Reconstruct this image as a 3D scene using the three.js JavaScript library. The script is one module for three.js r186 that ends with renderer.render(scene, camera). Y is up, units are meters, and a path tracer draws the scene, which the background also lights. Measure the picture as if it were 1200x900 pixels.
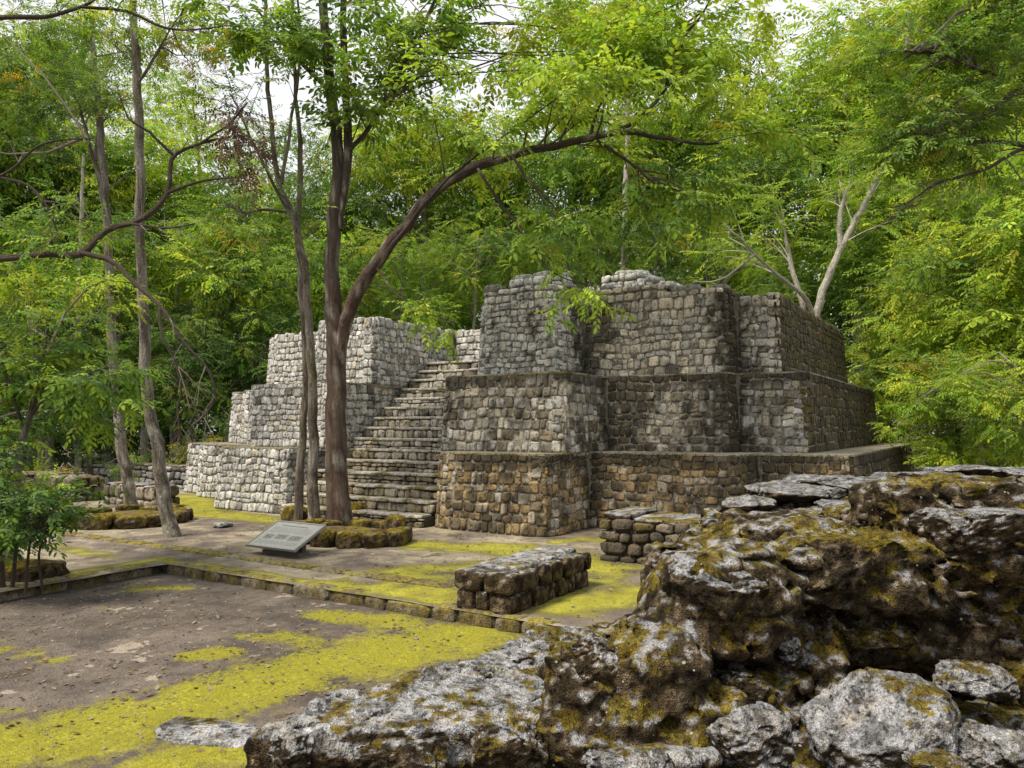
import * as THREE from 'three';
import { mergeGeometries, mergeVertices } from 'three/addons/utils/BufferGeometryUtils.js';

// ---------------------------------------------------------------- camera, sky, sun, exposure
const scene = new THREE.Scene();
const EYE = 1.75, FOCAL = 900, PITCH = Math.atan(50 / 900), YAW = 32.4 * Math.PI / 180;
const camera = new THREE.PerspectiveCamera(2 * Math.atan(450 / FOCAL) * 180 / Math.PI, 4 / 3, 0.05, 600);
camera.rotation.order = 'YXZ';
camera.position.set(0, EYE, 0);
camera.rotation.set(PITCH, YAW, 0);

const renderer = new THREE.WebGLRenderer({ antialias: true });
renderer.setSize(1024, 768);
renderer.toneMapping = THREE.LinearToneMapping;
renderer.toneMappingExposure = 4.0;
camera.focus = 13; camera.userData.fStop = 6;
renderer.shadowMap.enabled = true;

const PERM = new Uint8Array(512), GX = new Float32Array(256), GY = new Float32Array(256), GZ = new Float32Array(256);
{
  let s = 12345; const r = () => { s = (Math.imul(s, 1664525) + 1013904223) >>> 0; return s / 4294967296; };
  for (let i = 0; i < 256; i++) { PERM[i] = i; const z = r() * 2 - 1, t = r() * Math.PI * 2, q = Math.sqrt(1 - z * z) * 1.35; GX[i] = q * Math.cos(t); GY[i] = q * Math.sin(t); GZ[i] = z * 1.35; }
  for (let i = 255; i > 0; i--) { const j = Math.floor(r() * (i + 1)), t = PERM[i]; PERM[i] = PERM[j]; PERM[j] = t; }
  for (let i = 0; i < 256; i++) PERM[i + 256] = PERM[i];
}
function N3(x, y, z) {                                   // gradient noise, about -1 .. 1
  const X = Math.floor(x), Y = Math.floor(y), Z = Math.floor(z), a = X & 255, b = Y & 255, c = Z & 255;
  x -= X; y -= Y; z -= Z;
  const u = x * x * x * (x * (x * 6 - 15) + 10), v = y * y * y * (y * (y * 6 - 15) + 10), w = z * z * z * (z * (z * 6 - 15) + 10);
  const a0 = PERM[a], a1 = PERM[a + 1], b0 = PERM[a0 + b], b1 = PERM[a0 + b + 1], b2 = PERM[a1 + b], b3 = PERM[a1 + b + 1];
  let h = PERM[b0 + c]; const n000 = GX[h] * x + GY[h] * y + GZ[h] * z; h = PERM[b2 + c]; const n100 = GX[h] * (x - 1) + GY[h] * y + GZ[h] * z;
  h = PERM[b1 + c]; const n010 = GX[h] * x + GY[h] * (y - 1) + GZ[h] * z; h = PERM[b3 + c]; const n110 = GX[h] * (x - 1) + GY[h] * (y - 1) + GZ[h] * z;
  h = PERM[b0 + c + 1]; const n001 = GX[h] * x + GY[h] * y + GZ[h] * (z - 1); h = PERM[b2 + c + 1]; const n101 = GX[h] * (x - 1) + GY[h] * y + GZ[h] * (z - 1);
  h = PERM[b1 + c + 1]; const n011 = GX[h] * x + GY[h] * (y - 1) + GZ[h] * (z - 1); h = PERM[b3 + c + 1]; const n111 = GX[h] * (x - 1) + GY[h] * (y - 1) + GZ[h] * (z - 1);
  const x00 = n000 + u * (n100 - n000), x10 = n010 + u * (n110 - n010), x01 = n001 + u * (n101 - n001), x11 = n011 + u * (n111 - n011);
  const y0 = x00 + v * (x10 - x00), y1 = x01 + v * (x11 - x01); return y0 + w * (y1 - y0);
}
function fbm(x, y, z, oct = 4) {
  let s = 0, a = 0.5, f = 1;
  for (let i = 0; i < oct; i++) { s += a * N3(x * f + i * 17.1, y * f, z * f); f *= 2.03; a *= 0.5; }
  return s;                                            // about -0.6 .. 0.6
}
const smooth = (a, b, x) => { const t = Math.min(1, Math.max(0, (x - a) / (b - a))); return t * t * (3 - 2 * t); };
const mixc = (a, b, t) => [a[0] + (b[0] - a[0]) * t, a[1] + (b[1] - a[1]) * t, a[2] + (b[2] - a[2]) * t];
function rng(seed) {
  let s = seed >>> 0;
  const r = () => { s = (s + 0x6D2B79F5) | 0; let t = Math.imul(s ^ (s >>> 15), 1 | s); t = (t + Math.imul(t ^ (t >>> 7), 61 | t)) ^ t; return ((t ^ (t >>> 14)) >>> 0) / 4294967296; };
  r.in = (a, b) => a + (b - a) * r();
  r.pick = (l) => l[Math.floor(r() * l.length)];
  return r;
}

{ // overcast sky: thin bright cloud cover
  const w = 256, h = 128, data = new Float32Array(w * h * 4);
  for (let j = 0; j < h; j++) for (let i = 0; i < w; i++) {
    const el = ((j + 0.5) / h - 0.5) * Math.PI, az = (i + 0.5) / w * Math.PI * 2;
    const x = Math.cos(el) * Math.cos(az), y = Math.sin(el), z = Math.cos(el) * Math.sin(az);
    const c = 0.262 * (0.93 + 0.16 * Math.max(0, y)) * (1 + 0.16 * fbm(x * 2.2, y * 3.5, z * 2.2, 4)), o = (j * w + i) * 4;
    data[o] = c * 0.985; data[o + 1] = c; data[o + 2] = c * 1.03; data[o + 3] = 1;
  }
  const sky = new THREE.DataTexture(data, w, h, THREE.RGBAFormat, THREE.FloatType);
  sky.mapping = THREE.EquirectangularReflectionMapping; sky.magFilter = THREE.LinearFilter; sky.needsUpdate = true;
  scene.background = sky; scene.environment = sky;
}
const sun = new THREE.DirectionalLight(0xfff4e2, 1.3);
sun.position.set(-19, 42, 12); sun.target.position.set(-8, 0, -12);
sun.castShadow = true; sun.shadow.radius = 28; sun.shadow.mapSize.set(2048, 2048);
Object.assign(sun.shadow.camera, { left: -35, right: 35, top: 35, bottom: -35, near: 1, far: 110 });
scene.add(sun, sun.target);

// ---------------------------------------------------------------- frames of reference and small helpers
// world: x along the pyramid's front, -z into the picture. "View frame": x right, y up, -z ahead of the viewer, turned by YAW.
const CY = Math.cos(YAW), SY = Math.sin(YAW);
const toWorld = (v) => new THREE.Vector3(v.x * CY + v.z * SY, v.y, -v.x * SY + v.z * CY);
function at(px, py, d) {                                // photo pixel + distance ahead -> view frame
  const x = (px - 600) / FOCAL, y = (450 - py) / FOCAL, c = Math.cos(PITCH), s = Math.sin(PITCH);
  const ry = y * c + s, rz = y * s - c, t = d / -rz;
  return new THREE.Vector3(x * t, EYE + ry * t, -d);
}
function onGround(px, py, h = 0) {                      // photo pixel on a level surface -> view frame
  const a = at(px, py, 1), t = (h - EYE) / (a.y - EYE);
  return new THREE.Vector3(a.x * t, h, -t);
}
const gw = (px, py, h = 0) => toWorld(onGround(px, py, h));
const used = {};
function numbered(name) { const n = used[name] = (used[name] ?? -1) + 1; return n ? `${name}_${String(n).padStart(3, '0')}` : name; }
function tag(o, label, category, group) { o.userData.label = label; o.userData.category = category; if (group) o.userData.group = group; return o; }
function thing(name, label, category, base, inView = false, group) {
  const g = new THREE.Group(); g.name = numbered(name);
  const b = base.clone(); g.position.copy(inView ? toWorld(b) : b); if (inView) g.rotation.y = YAW;
  g.userData.base = undefined; delete g.userData.base;
  tag(g, label, category, group); scene.add(g);
  return { g, b };
}
function part(T, name, geo, mat, parent = T.g) {         // geometry is given in the thing's frame of reference, before moving to its base
  geo.translate(-T.b.x, -T.b.y, -T.b.z);
  const m = new THREE.Mesh(geo, mat); m.name = name; m.castShadow = m.receiveShadow = true; parent.add(m); return m;
}
function structure(name, geo, mat) { const m = new THREE.Mesh(geo, mat); m.name = name; m.userData.kind = 'structure'; m.castShadow = m.receiveShadow = true; scene.add(m); return m; }
function geoOf(pos, idx, col, uv) {
  const g = new THREE.BufferGeometry();
  g.setAttribute('position', new THREE.Float32BufferAttribute(pos, 3));
  if (col) g.setAttribute('color', new THREE.Float32BufferAttribute(col, 3));
  if (uv) g.setAttribute('uv', new THREE.Float32BufferAttribute(uv, 2));
  g.setIndex(idx); g.computeVertexNormals(); return g;
}
function boxUV(g, metres) {                              // uv in metres across the axis that each face looks along
  const n = g.index ? g.toNonIndexed() : g, p = n.attributes.position, uv = new Float32Array(p.count * 2);
  const a = new THREE.Vector3(), b = new THREE.Vector3(), c = new THREE.Vector3();
  for (let i = 0; i < p.count; i += 3) {
    a.fromBufferAttribute(p, i); b.fromBufferAttribute(p, i + 1); c.fromBufferAttribute(p, i + 2);
    const f = b.clone().sub(a).cross(c.clone().sub(a)), ax = Math.abs(f.x), ay = Math.abs(f.y), az = Math.abs(f.z);
    [a, b, c].forEach((v, k) => {
      const [u, w] = ay > ax && ay > az ? [v.x, v.z] : ax > az ? [v.z + 3.3, v.y] : [v.x + 7.7, v.y];
      uv[(i + k) * 2] = u / metres; uv[(i + k) * 2 + 1] = w / metres;
    });
  }
  n.setAttribute('uv', new THREE.BufferAttribute(uv, 2)); return n;
}
function paint(g, f) {                                   // vertex colours from f(position, normal)
  const p = g.attributes.position, n = g.attributes.normal, c = new Float32Array(p.count * 3), v = new THREE.Vector3(), m = new THREE.Vector3();
  for (let i = 0; i < p.count; i++) { const k = f(v.fromBufferAttribute(p, i), m.fromBufferAttribute(n, i)); c[i * 3] = k[0]; c[i * 3 + 1] = k[1]; c[i * 3 + 2] = k[2]; }
  g.setAttribute('color', new THREE.BufferAttribute(c, 3)); return g;
}

// ---------------------------------------------------------------- textures (grain, lichen, litter; tiles wrap by blending two periods)
function texture(w, h, fill, srgb, repeat = true) {
  const d = new Uint8Array(w * h * 4);
  for (let j = 0; j < h; j++) for (let i = 0; i < w; i++) {
    const c = fill(i, j), o = (j * w + i) * 4;
    for (let k = 0; k < 3; k++) { const v = Math.min(1, Math.max(0, c[k])); d[o + k] = 255 * (srgb ? (v <= 0.0031308 ? v * 12.92 : 1.055 * Math.pow(v, 1 / 2.4) - 0.055) : v); }
    d[o + 3] = 255;
  }
  const t = new THREE.DataTexture(d, w, h); t.magFilter = THREE.LinearFilter; t.minFilter = THREE.LinearMipmapLinearFilter; t.generateMipmaps = true;
  if (srgb) t.colorSpace = THREE.SRGBColorSpace;
  if (repeat) t.wrapS = t.wrapT = THREE.RepeatWrapping;
  t.needsUpdate = true; return t;
}
function wrapField(size, period, oct, seed) {            // tileable fbm held in an array
  const a = new Float32Array(size * size);
  for (let o = 0, amp = 0.62, L = period; o < oct; o++, amp *= 0.55, L *= 2) {
    const h = (i, j) => PERM[PERM[(i % L + seed * 31 + o * 57) & 255] + ((j % L) & 255)];
    for (let j = 0; j < size; j++) {
      const y = j / size * L, J = Math.floor(y), fy = y - J, v = fy * fy * (3 - 2 * fy);
      for (let i = 0; i < size; i++) {
        const x = i / size * L, I = Math.floor(x), fx = x - I, u = fx * fx * (3 - 2 * fx);
        const A = h(I, J), B = h(I + 1, J), C = h(I, J + 1), D = h(I + 1, J + 1);
        const p = GX[A] * fx + GY[A] * fy, q = GX[B] * (fx - 1) + GY[B] * fy, r = GX[C] * fx + GY[C] * (fy - 1), s = GX[D] * (fx - 1) + GY[D] * (fy - 1);
        const t = p + u * (q - p); a[j * size + i] += amp * (t + v * (r + u * (s - r) - t));
      }
    }
  }
  return (i, j) => a[(j % size) * size + (i % size)];
}
const SZ = 768;
const fA = wrapField(SZ, 6, 6, 1), fB = wrapField(SZ, 22, 4, 5), fC = wrapField(SZ, 70, 2, 9), fD = wrapField(SZ, 3, 4, 3);
// limestone crusted with lichen: grain, pits, pale spots (multiplies the stone's own colour)
const stoneMap = texture(SZ, SZ, (i, j) => {
  const A = fA(i, j), B = fB(i, j), C = fC(i, j), pit = smooth(0.08, 0.32, B + 0.45 * C), pale = smooth(0.10, 0.26, C * 0.8 + A * 0.6), film = smooth(0.02, 0.24, -A + 0.35 * B), rust = smooth(0.12, 0.3, fD(j, i) + 0.4 * B);
  let v = 0.78 + 0.5 * B + 0.5 * C; v = v * (1 - 0.66 * pit) * (1 - 0.5 * film) + 0.34 * pale;
  return [v * (1 + 0.06 * rust), v * (0.985 - 0.03 * rust), v * (0.95 - 0.16 * rust)];
}, true);
const stoneBump = texture(SZ, SZ, (i, j) => { const pit = smooth(0.10, 0.34, fB(i, j) + 0.35 * fC(i, j)); const v = 0.55 + 0.45 * fA(i, j) + 0.35 * fB(i, j) + 0.25 * fC(i, j) - 0.3 * pit; return [v, v, v]; }, false);
const barkMap = texture(512, 512, (i, j) => {
  const a = fA(i * 3, Math.floor(j / 2)), b = fB(i * 2, j), v = 0.74 + 0.6 * a + 0.45 * b + 0.25 * fC(i, j), l = smooth(0.05, 0.22, fA(j, i) + 0.4 * fB(j, i));
  return mixc([v * 0.8, v * 0.76, v * 0.7], [v * 1.12, v * 1.13, v * 1.1], l);
}, true);
const barkBump = texture(512, 512, (i, j) => { const v = 0.5 + 0.5 * fA(i * 3, Math.floor(j / 2)) + 0.4 * fB(i * 2, j) + 0.2 * fC(i, j); return [v, v, v]; }, false);
const soilBump = texture(SZ, SZ, (i, j) => { const v = 0.5 + 0.3 * fA(i, j) + 0.45 * fB(i, j) + 0.5 * fC(i, j); return [v, v, v]; }, false);

const std = (o) => new THREE.MeshStandardMaterial({ roughness: 0.92, ...o });
const bumpOf = (t, r) => { const c = t.clone(); c.repeat.set(r, r); c.needsUpdate = true; return c; };
const M = {
  limeMortar: std({ vertexColors: true, map: stoneMap, bumpMap: stoneBump, bumpScale: 0.02 }),
  stone: std({ vertexColors: true, map: stoneMap, bumpMap: stoneBump, bumpScale: 0.03 }),       // uv: 1 unit = 1.2 m
  rock: new THREE.MeshPhysicalMaterial({ vertexColors: true, map: stoneMap, bumpMap: stoneBump, bumpScale: 0.05, roughness: 1, specularIntensity: 0.3 }),
  mortar: std({ color: new THREE.Color().setRGB(0.085, 0.072, 0.05), map: stoneMap, bumpMap: stoneBump, bumpScale: 0.02 }),
  barkGrey: std({ color: new THREE.Color().setRGB(0.30, 0.285, 0.25), map: barkMap, bumpMap: barkBump, bumpScale: 0.03 }),
  barkBrown: std({ color: new THREE.Color().setRGB(0.13, 0.10, 0.075), map: barkMap, bumpMap: barkBump, bumpScale: 0.03 }),
  barkRed: std({ vertexColors: true, map: barkMap, bumpMap: barkBump, bumpScale: 0.035 }),
  barkPale: std({ color: new THREE.Color().setRGB(0.52, 0.50, 0.45), map: barkMap, bumpMap: barkBump, bumpScale: 0.025 }),
  twig: std({ color: new THREE.Color().setRGB(0.15, 0.125, 0.1) }),
  twigPale: std({ color: new THREE.Color().setRGB(0.46, 0.42, 0.34) }),
  twigDark: std({ color: new THREE.Color().setRGB(0.085, 0.065, 0.05) }),
};
const leafMat = new THREE.MeshPhysicalMaterial({ color: 0xffffff, vertexColors: true, roughness: 1, transmission: 0.5, thickness: 0, specularIntensity: 0.5, side: THREE.DoubleSide });
const dryLeaf = std({ color: 0xffffff, roughness: 0.8, side: THREE.DoubleSide });

// ---------------------------------------------------------------- ground: forest floor, raised plaza, sunken courtyard
const KA = -9.1, KB = 6.0, LOW = -0.12;                  // edge of the courtyard (world x, -z) and its level
function mossLines(list, h) {                            // strips of moss: points on the ground with a radius in metres
  const segs = [];
  for (const l of list) for (let k = 0; k < Math.max(1, l.length - 1); k++) {
    const p = l[k], q = l[Math.min(k + 1, l.length - 1)], A = gw(p[0], p[1], h), B = gw(q[0], q[1], h);
    segs.push([A.x, A.z, B.x, B.z, p[2], q[2], p[3] ?? 1]);
  }
  return (x, z) => {
    let best = 0;
    for (const [ax, az, bx, bz, r0, r1, w] of segs) {
      const dx = bx - ax, dz = bz - az, L = dx * dx + dz * dz, t = L ? Math.min(1, Math.max(0, ((x - ax) * dx + (z - az) * dz) / L)) : 0;
      const d = Math.hypot(x - ax - t * dx, z - az - t * dz) / (r0 + (r1 - r0) * t);
      if (d < 1.6) best = Math.max(best, w * (1.35 - d));
    }
    return best;
  };
}
const courtMoss = mossLines([
  [[-60, 885, 0.6], [60, 868, 0.6], [200, 836, 0.55], [330, 790, 0.62], [450, 762, 0.7], [560, 742, 0.6]],
  [[230, 768, 0.18], [262, 764, 0.25]], [[380, 722, 0.35, 0.75], [470, 728, 0.4, 0.8]], [[160, 690, 0.25, 0.6], [215, 690, 0.2, 0.6]],
  [[180, 895, 0.25], [290, 880, 0.3]], [[0, 760, 0.3, 0.45], [60, 775, 0.2, 0.4]], [[300, 745, 0.3, 0.62], [360, 748, 0.25, 0.7]],
], LOW);
const plazaMoss = mossLines([
  [[660, 712, 0.42], [700, 705, 0.55], [755, 695, 0.6], [800, 690, 0.5]], [[700, 665, 0.7, 1.05], [640, 648, 0.65, 1.0], [560, 642, 0.6, 0.95], [480, 638, 0.5, 0.9]],
  [[700, 632, 0.4, 0.8], [660, 634, 0.3, 0.8]],
  [[210, 583, 1.1, 1.15], [245, 602, 0.55, 1.1], [320, 610, 0.5, 0.95], [360, 616, 0.4, 0.8]], [[240, 590, 0.7, 1.1], [200, 588, 0.6, 0.95]],
  [[95, 572, 0.9, 0.85], [140, 573, 0.9, 0.9]], [[185, 655, 0.16, 1.0], [300, 672, 0.16, 0.95], [420, 690, 0.16, 0.95], [530, 707, 0.18, 0.85]],
  [[180, 656, 0.16, 0.95], [60, 675, 0.16, 0.9]], [[400, 685, 0.35, 0.85], [520, 695, 0.5, 0.85], [470, 668, 0.5, 0.75], [560, 665, 0.55, 0.8], [690, 680, 0.6, 1.0]], [[130, 652, 0.2, 0.6], [60, 640, 0.3, 0.6]],
], 0);
function groundMap(R, w, h, mossAt, tan, soil = 1) {               // soil, grit, rotten leaf bits and moss over the rectangle R
  const S = 5, cw = Math.ceil(w / S) + 2, ch = Math.ceil(h / S) + 2, fl = new Float32Array(cw * ch), fm = new Float32Array(cw * ch), fk = new Float32Array(cw * ch);
  for (let j = 0; j < ch; j++) for (let i = 0; i < cw; i++) {
    const x = R.x0 + (R.x1 - R.x0) * i * S / w, z = R.z0 + (R.z1 - R.z0) * j * S / h, o = j * cw + i;
    fl[o] = fbm(x * 0.5, 3.1, z * 0.5, 4); fm[o] = fbm(x * 3.1, 9.4, z * 3.1, 4); fk[o] = mossAt(x, z);
  }
  const d = new Uint8Array(w * h * 4), enc = new Uint8Array(4097);
  for (let i = 0; i <= 4096; i++) { const v = i / 4096; enc[i] = Math.round(255 * (v <= 0.0031308 ? v * 12.92 : 1.055 * Math.pow(v, 1 / 2.4) - 0.055)); }
  const pw = (R.x1 - R.x0) / w;                           // metres a pixel: the fine fields are laid in metres
  const k1 = 0.011 / pw;
  for (let j = 0; j < h; j++) for (let i = 0; i < w; i++) {
    const ci = i / S, cj = j / S, I = Math.floor(ci), J = Math.floor(cj), u = ci - I, v0 = cj - J, o = J * cw + I;
    const lerp = (F) => (F[o] * (1 - u) + F[o + 1] * u) * (1 - v0) + (F[o + cw] * (1 - u) + F[o + cw + 1] * u) * v0;
    const l = lerp(fl), m = lerp(fm), moss = lerp(fk), ii = Math.floor(i / k1), jj = Math.floor(j / k1), f = fB(ii, jj) * 1.1 + 0.4 * fA(jj, ii), g = fC(i, j) + 0.5 * fB(j, i);
    const v = 1 + 0.5 * m + 0.55 * f + 0.5 * g, e = smooth(-0.25, 0.3, l + 0.5 * m), e2 = tan * smooth(-0.3, 0.25, l + 0.6 * m);
    let r = (0.13 + 0.06 * e) * soil, q = (0.102 + 0.05 * e) * soil, b = (0.082 + 0.04 * e) * soil;
    r = (r + (0.29 - r) * e2) * v; q = (q + (0.252 - q) * e2) * v; b = (b + (0.165 - b) * e2) * v;
    if (f + 0.6 * g > 0.42) { r += (0.36 - r) * 0.6; q += (0.31 - q) * 0.6; b += (0.25 - b) * 0.6; }
    if (m - f + 0.4 * g > 0.48) { r += (0.05 - r) * 0.7; q += (0.035 - q) * 0.7; b += (0.02 - b) * 0.7; }
    const t = moss * 1.05 + 0.75 * m + 0.5 * f + 0.36 * g, k = 0.95 * smooth(0.34, 0.62, t);
    if (k > 0) {
      const lush = smooth(0.5, 1.25, t + 0.5 * l), w1 = 1 + 0.3 * f + 0.35 * g;
      r += ((0.13 + 0.13 * lush) * w1 - r) * k; q += ((0.115 + 0.132 * lush) * w1 - q) * k; b += ((0.024 - 0.008 * lush) * w1 - b) * k;
    }
    const p = (j * w + i) * 4; d[p] = enc[Math.min(4096, Math.max(0, r * 4096 | 0))]; d[p + 1] = enc[Math.min(4096, Math.max(0, q * 4096 | 0))]; d[p + 2] = enc[Math.min(4096, Math.max(0, b * 4096 | 0))]; d[p + 3] = 255;
  }
  const t = new THREE.DataTexture(d, w, h); t.magFilter = THREE.LinearFilter; t.minFilter = THREE.LinearMipmapLinearFilter; t.generateMipmaps = true; t.colorSpace = THREE.SRGBColorSpace; t.needsUpdate = true; return t;
}
const heightNoise = (x, z) => 0.022 * fbm(x * 0.9, 0.5, z * 0.9, 3) + 0.007 * N3(x * 6, 2.2, z * 6);
function sheet(x0, x1, z0, z1, nx, nz, y, uvOf, skip) {
  const pos = [], uv = [], idx = [];
  for (let j = 0; j <= nz; j++) for (let i = 0; i <= nx; i++) {
    const x = x0 + (x1 - x0) * i / nx, z = z0 + (z1 - z0) * j / nz;
    pos.push(x, y + heightNoise(x, z), z); uv.push(...uvOf(x, z));
  }
  for (let j = 0; j < nz; j++) for (let i = 0; i < nx; i++) {
    const x = x0 + (x1 - x0) * (i + 0.5) / nx, z = z0 + (z1 - z0) * (j + 0.5) / nz;
    if (skip && skip(x, z)) continue;
    const a = j * (nx + 1) + i, b = a + 1, c = a + nx + 1, d = c + 1;
    idx.push(a, c, b, b, c, d);
  }
  return geoOf(pos, idx, null, uv);
}
{
  const C = { x0: -9.3, x1: 4, z0: -6.3, z1: 1.5 }, w = 2048, h = 1200;
  const map = groundMap(C, w, h, courtMoss, 0.0, 0.64);
  const m = std({ map, roughness: 0.97 }); const uvOf = (x, z) => [(x - C.x0) / (C.x1 - C.x0), (z - C.z0) / (C.z1 - C.z0)];
  m.bumpMap = bumpOf(soilBump, 7); m.bumpScale = 0.02;
  structure('courtyard_ground', sheet(C.x0, C.x1, C.z0, C.z1, 260, 160, LOW, uvOf), m);
  const P = { x0: -32, x1: 6, z0: -26, z1: 0 }, w2 = 2048, h2 = 1400;
  const map2 = groundMap(P, w2, h2, plazaMoss, 0.75);
  const m2 = std({ map: map2, roughness: 0.97, bumpMap: bumpOf(soilBump, 14), bumpScale: 0.025 });
  structure('plaza_ground', sheet(P.x0, P.x1, P.z0, P.z1, 190, 130, 0, (x, z) => [(x - P.x0) / (P.x1 - P.x0), (z - P.z0) / (P.z1 - P.z0)],
    (x, z) => x > KA + 0.05 && z > -KB + 0.05), m2);
  const litter = texture(512, 512, (i, j) => {
    const v = 1 + 0.8 * fB(i, j) + 0.6 * fC(i, j), g = smooth(0.05, 0.2, fA(i, j));
    return mixc([0.085 * v, 0.062 * v, 0.036 * v], [0.05 * v, 0.06 * v, 0.016 * v], g * 0.7);
  }, true);
  const m3 = std({ map: litter, roughness: 1 }), G = 260, pos = [], uv = [], idx = [];
  const n = 60;
  for (let j = 0; j <= n; j++) for (let i = 0; i <= n; i++) { const x = -G + 2 * G * i / n, z = -G + 2 * G * j / n; pos.push(x, -0.3, z); uv.push(x / 2, z / 2); }
  for (let j = 0; j < n; j++) for (let i = 0; i < n; i++) { const a = j * (n + 1) + i; idx.push(a, a + n + 1, a + 1, a + 1, a + n + 1, a + n + 2); }
  structure('forest_floor', geoOf(pos, idx, null, uv), m3);
}

// ---------------------------------------------------------------- stones
const UVM = 1.2;
// One dressed face stone: a rounded, bulging patch with a skirt into the wall (42 triangles). P(s, y, out) -> THREE.Vector3
function faceStone(P, s0, s1, y0, y1, bulge, r, color, uvShift) {
  const us = [0, 0.17 + r() * 0.1, 0.76 + r() * 0.08, 1], vs = [0, 0.18 + r() * 0.1, 0.74 + r() * 0.1, 1];
  const pos = [], col = [], uv = [], idx = [], w = s1 - s0, h = y1 - y0, cut = [r.in(0.04, 0.19), r.in(0.04, 0.19), r.in(0.04, 0.19), r.in(0.04, 0.19)];
  const put = (u, v, out, k) => {
    const s = s0 + u * w, y = y0 + v * h, p = P(s, y, out); pos.push(p.x, p.y, p.z);
    const c = color(p, k); col.push(...c); uv.push(s / UVM + uvShift[0], y / UVM + uvShift[1]);
  };
  const tilt = r.in(-0.007, 0.007), sag = r.in(-0.007, 0.007);
  const ring = [];
  for (let j = 0; j < 4; j++) for (let i = 0; i < 4; i++) {
    let u = us[i], v = vs[j]; const ei = i === 0 || i === 3, ej = j === 0 || j === 3;
    if (ei && ej) { const c = cut[(i ? 1 : 0) + (j ? 2 : 0)]; u += (i ? -1 : 1) * c; v += (j ? -1 : 1) * c; }
    else if (ei) u += (i ? -1 : 1) * r.in(0, 0.05); else if (ej) v += (j ? -1 : 1) * r.in(0, 0.06);
    const out = ei && ej ? bulge * 0.2 : ei || ej ? bulge * r.in(0.4, 0.65) : bulge * r.in(0.85, 1.1);
    put(u, v, out + tilt * (u - 0.5) * 2 + sag * (v - 0.5) * 2, 0);
    if (ei || ej) ring.push([u, v, pos.length / 3 - 1, i, j]);
  }
  for (let j = 0; j < 3; j++) for (let i = 0; i < 3; i++) { const a = j * 4 + i; idx.push(a, a + 1, a + 5, a, a + 5, a + 4); }
  const order = [[0, 0], [1, 0], [2, 0], [3, 0], [3, 1], [3, 2], [3, 3], [2, 3], [1, 3], [0, 3], [0, 2], [0, 1]].map(([i, j]) => ring.find((q) => q[3] === i && q[4] === j));
  const back = order.map(([u, v]) => { put(u, v, -0.06, 1); return pos.length / 3 - 1; });
  for (let k = 0; k < 12; k++) { const l = (k + 1) % 12; idx.push(order[k][2], back[k], back[l], order[k][2], back[l], order[l][2]); }
  return geoOf(pos, idx, col, uv);
}
// Courses of stones over one plane of wall. p0 -> p1 in plan ([a, b], b = -z) with the outside on the right-hand side's left: normal (tb, -ta).
function wallStones(list, p0, p1, y0, y1, o) {
  const r = o.r, ta = p1[0] - p0[0], tb = p1[1] - p0[1], L = Math.hypot(ta, tb), t = [ta / L, tb / L], n = [t[1], -t[0]], bat = o.batter ?? 0, ph = r() * 50;
  const wave = (s, y) => (y > y0 + 0.03 && y < y1 - 0.02 ? 0.05 * N3(s * 1.5 + ph, y * 1.1, ph) + 0.022 * N3(s * 5 + ph, y * 4, ph) : 0);
  const P = (s, y, out) => { const k = out - bat * (y - y0) + 0.02 * N3(s * 0.9 + ph, y * 0.9, 4.2); const yy = y + wave(s, y); return new THREE.Vector3(p0[0] + t[0] * s + n[0] * k, yy, -(p0[1] + t[1] * s + n[1] * k)); };
  let y = y0;
  while (y < y1 - 0.02) {
    let hc = r.in(o.hc[0], o.hc[1]); if (y1 - y - hc < o.hc[0] * 0.8) hc = y1 - y;
    hc = Math.min(hc, y1 - y);
    let s = -0.02; const end = L + 0.02, top = y + hc >= y1 - 0.01;
    while (s < end - 0.01) {
      let w = r.in(o.w[0], o.w[1]) * (r() < 0.15 ? 1.35 : 1); if (end - s - w < o.w[0] * 0.7) w = end - s;
      const gp = o.gap ?? 0.011, mid = P(s + w / 2, y + hc / 2, 0);
      const add = (sa, sb, ya, yb) => {
        const c = o.color(mid, n, r), bulge = r.in(o.bulge[0], o.bulge[1]), sh = [r() * 7, r() * 7];
        const jit = r.in(0, 40), tone = (p) => {
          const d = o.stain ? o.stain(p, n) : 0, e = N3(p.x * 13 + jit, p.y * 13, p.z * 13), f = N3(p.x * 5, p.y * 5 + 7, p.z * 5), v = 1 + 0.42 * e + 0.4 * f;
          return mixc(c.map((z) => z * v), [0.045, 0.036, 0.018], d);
        };
        list.push({ geo: faceStone(P, sa + gp * r.in(0.4, 1.4), sb - gp * r.in(0.4, 1.4), ya + gp * r.in(0.4, 1.4), yb - gp * r.in(0.4, 1.4) + (top ? r.in(-(o.ragged ?? 0.012), o.ragged ?? 0.012) : 0), bulge, r, tone, sh), at: mid, n, area: (sb - sa) * (yb - ya) });
      };
      const q = r();
      if (hc > 0.2 && q < 0.14) { const m = y + hc * r.in(0.4, 0.6); add(s, s + w, y, m); add(s, s + w, m, y + hc); }
      else if (w > 0.3 && q < 0.3) { const m = s + w * r.in(0.35, 0.65); add(s, m, y, y + hc); add(m, s + w, y, y + hc); }
      else { const dy = r.in(-0.02, 0.02) * (y > y0 + 0.01 && !top ? 1 : 0); add(s, s + w, y + dy, y + hc + dy); }
      if (o.chink && r() < o.chink) { const q = r.in(0.03, 0.055), k = y + hc * r.pick([0.02, 0.98]); if (k > y0 + 0.05 && k < y1 - 0.06 && s > 0.06) add(s - q / 2, s + q / 2, k - q * 0.4, k + q * 0.4); }
      s += w;
    }
    y += hc;
  }
}
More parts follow.
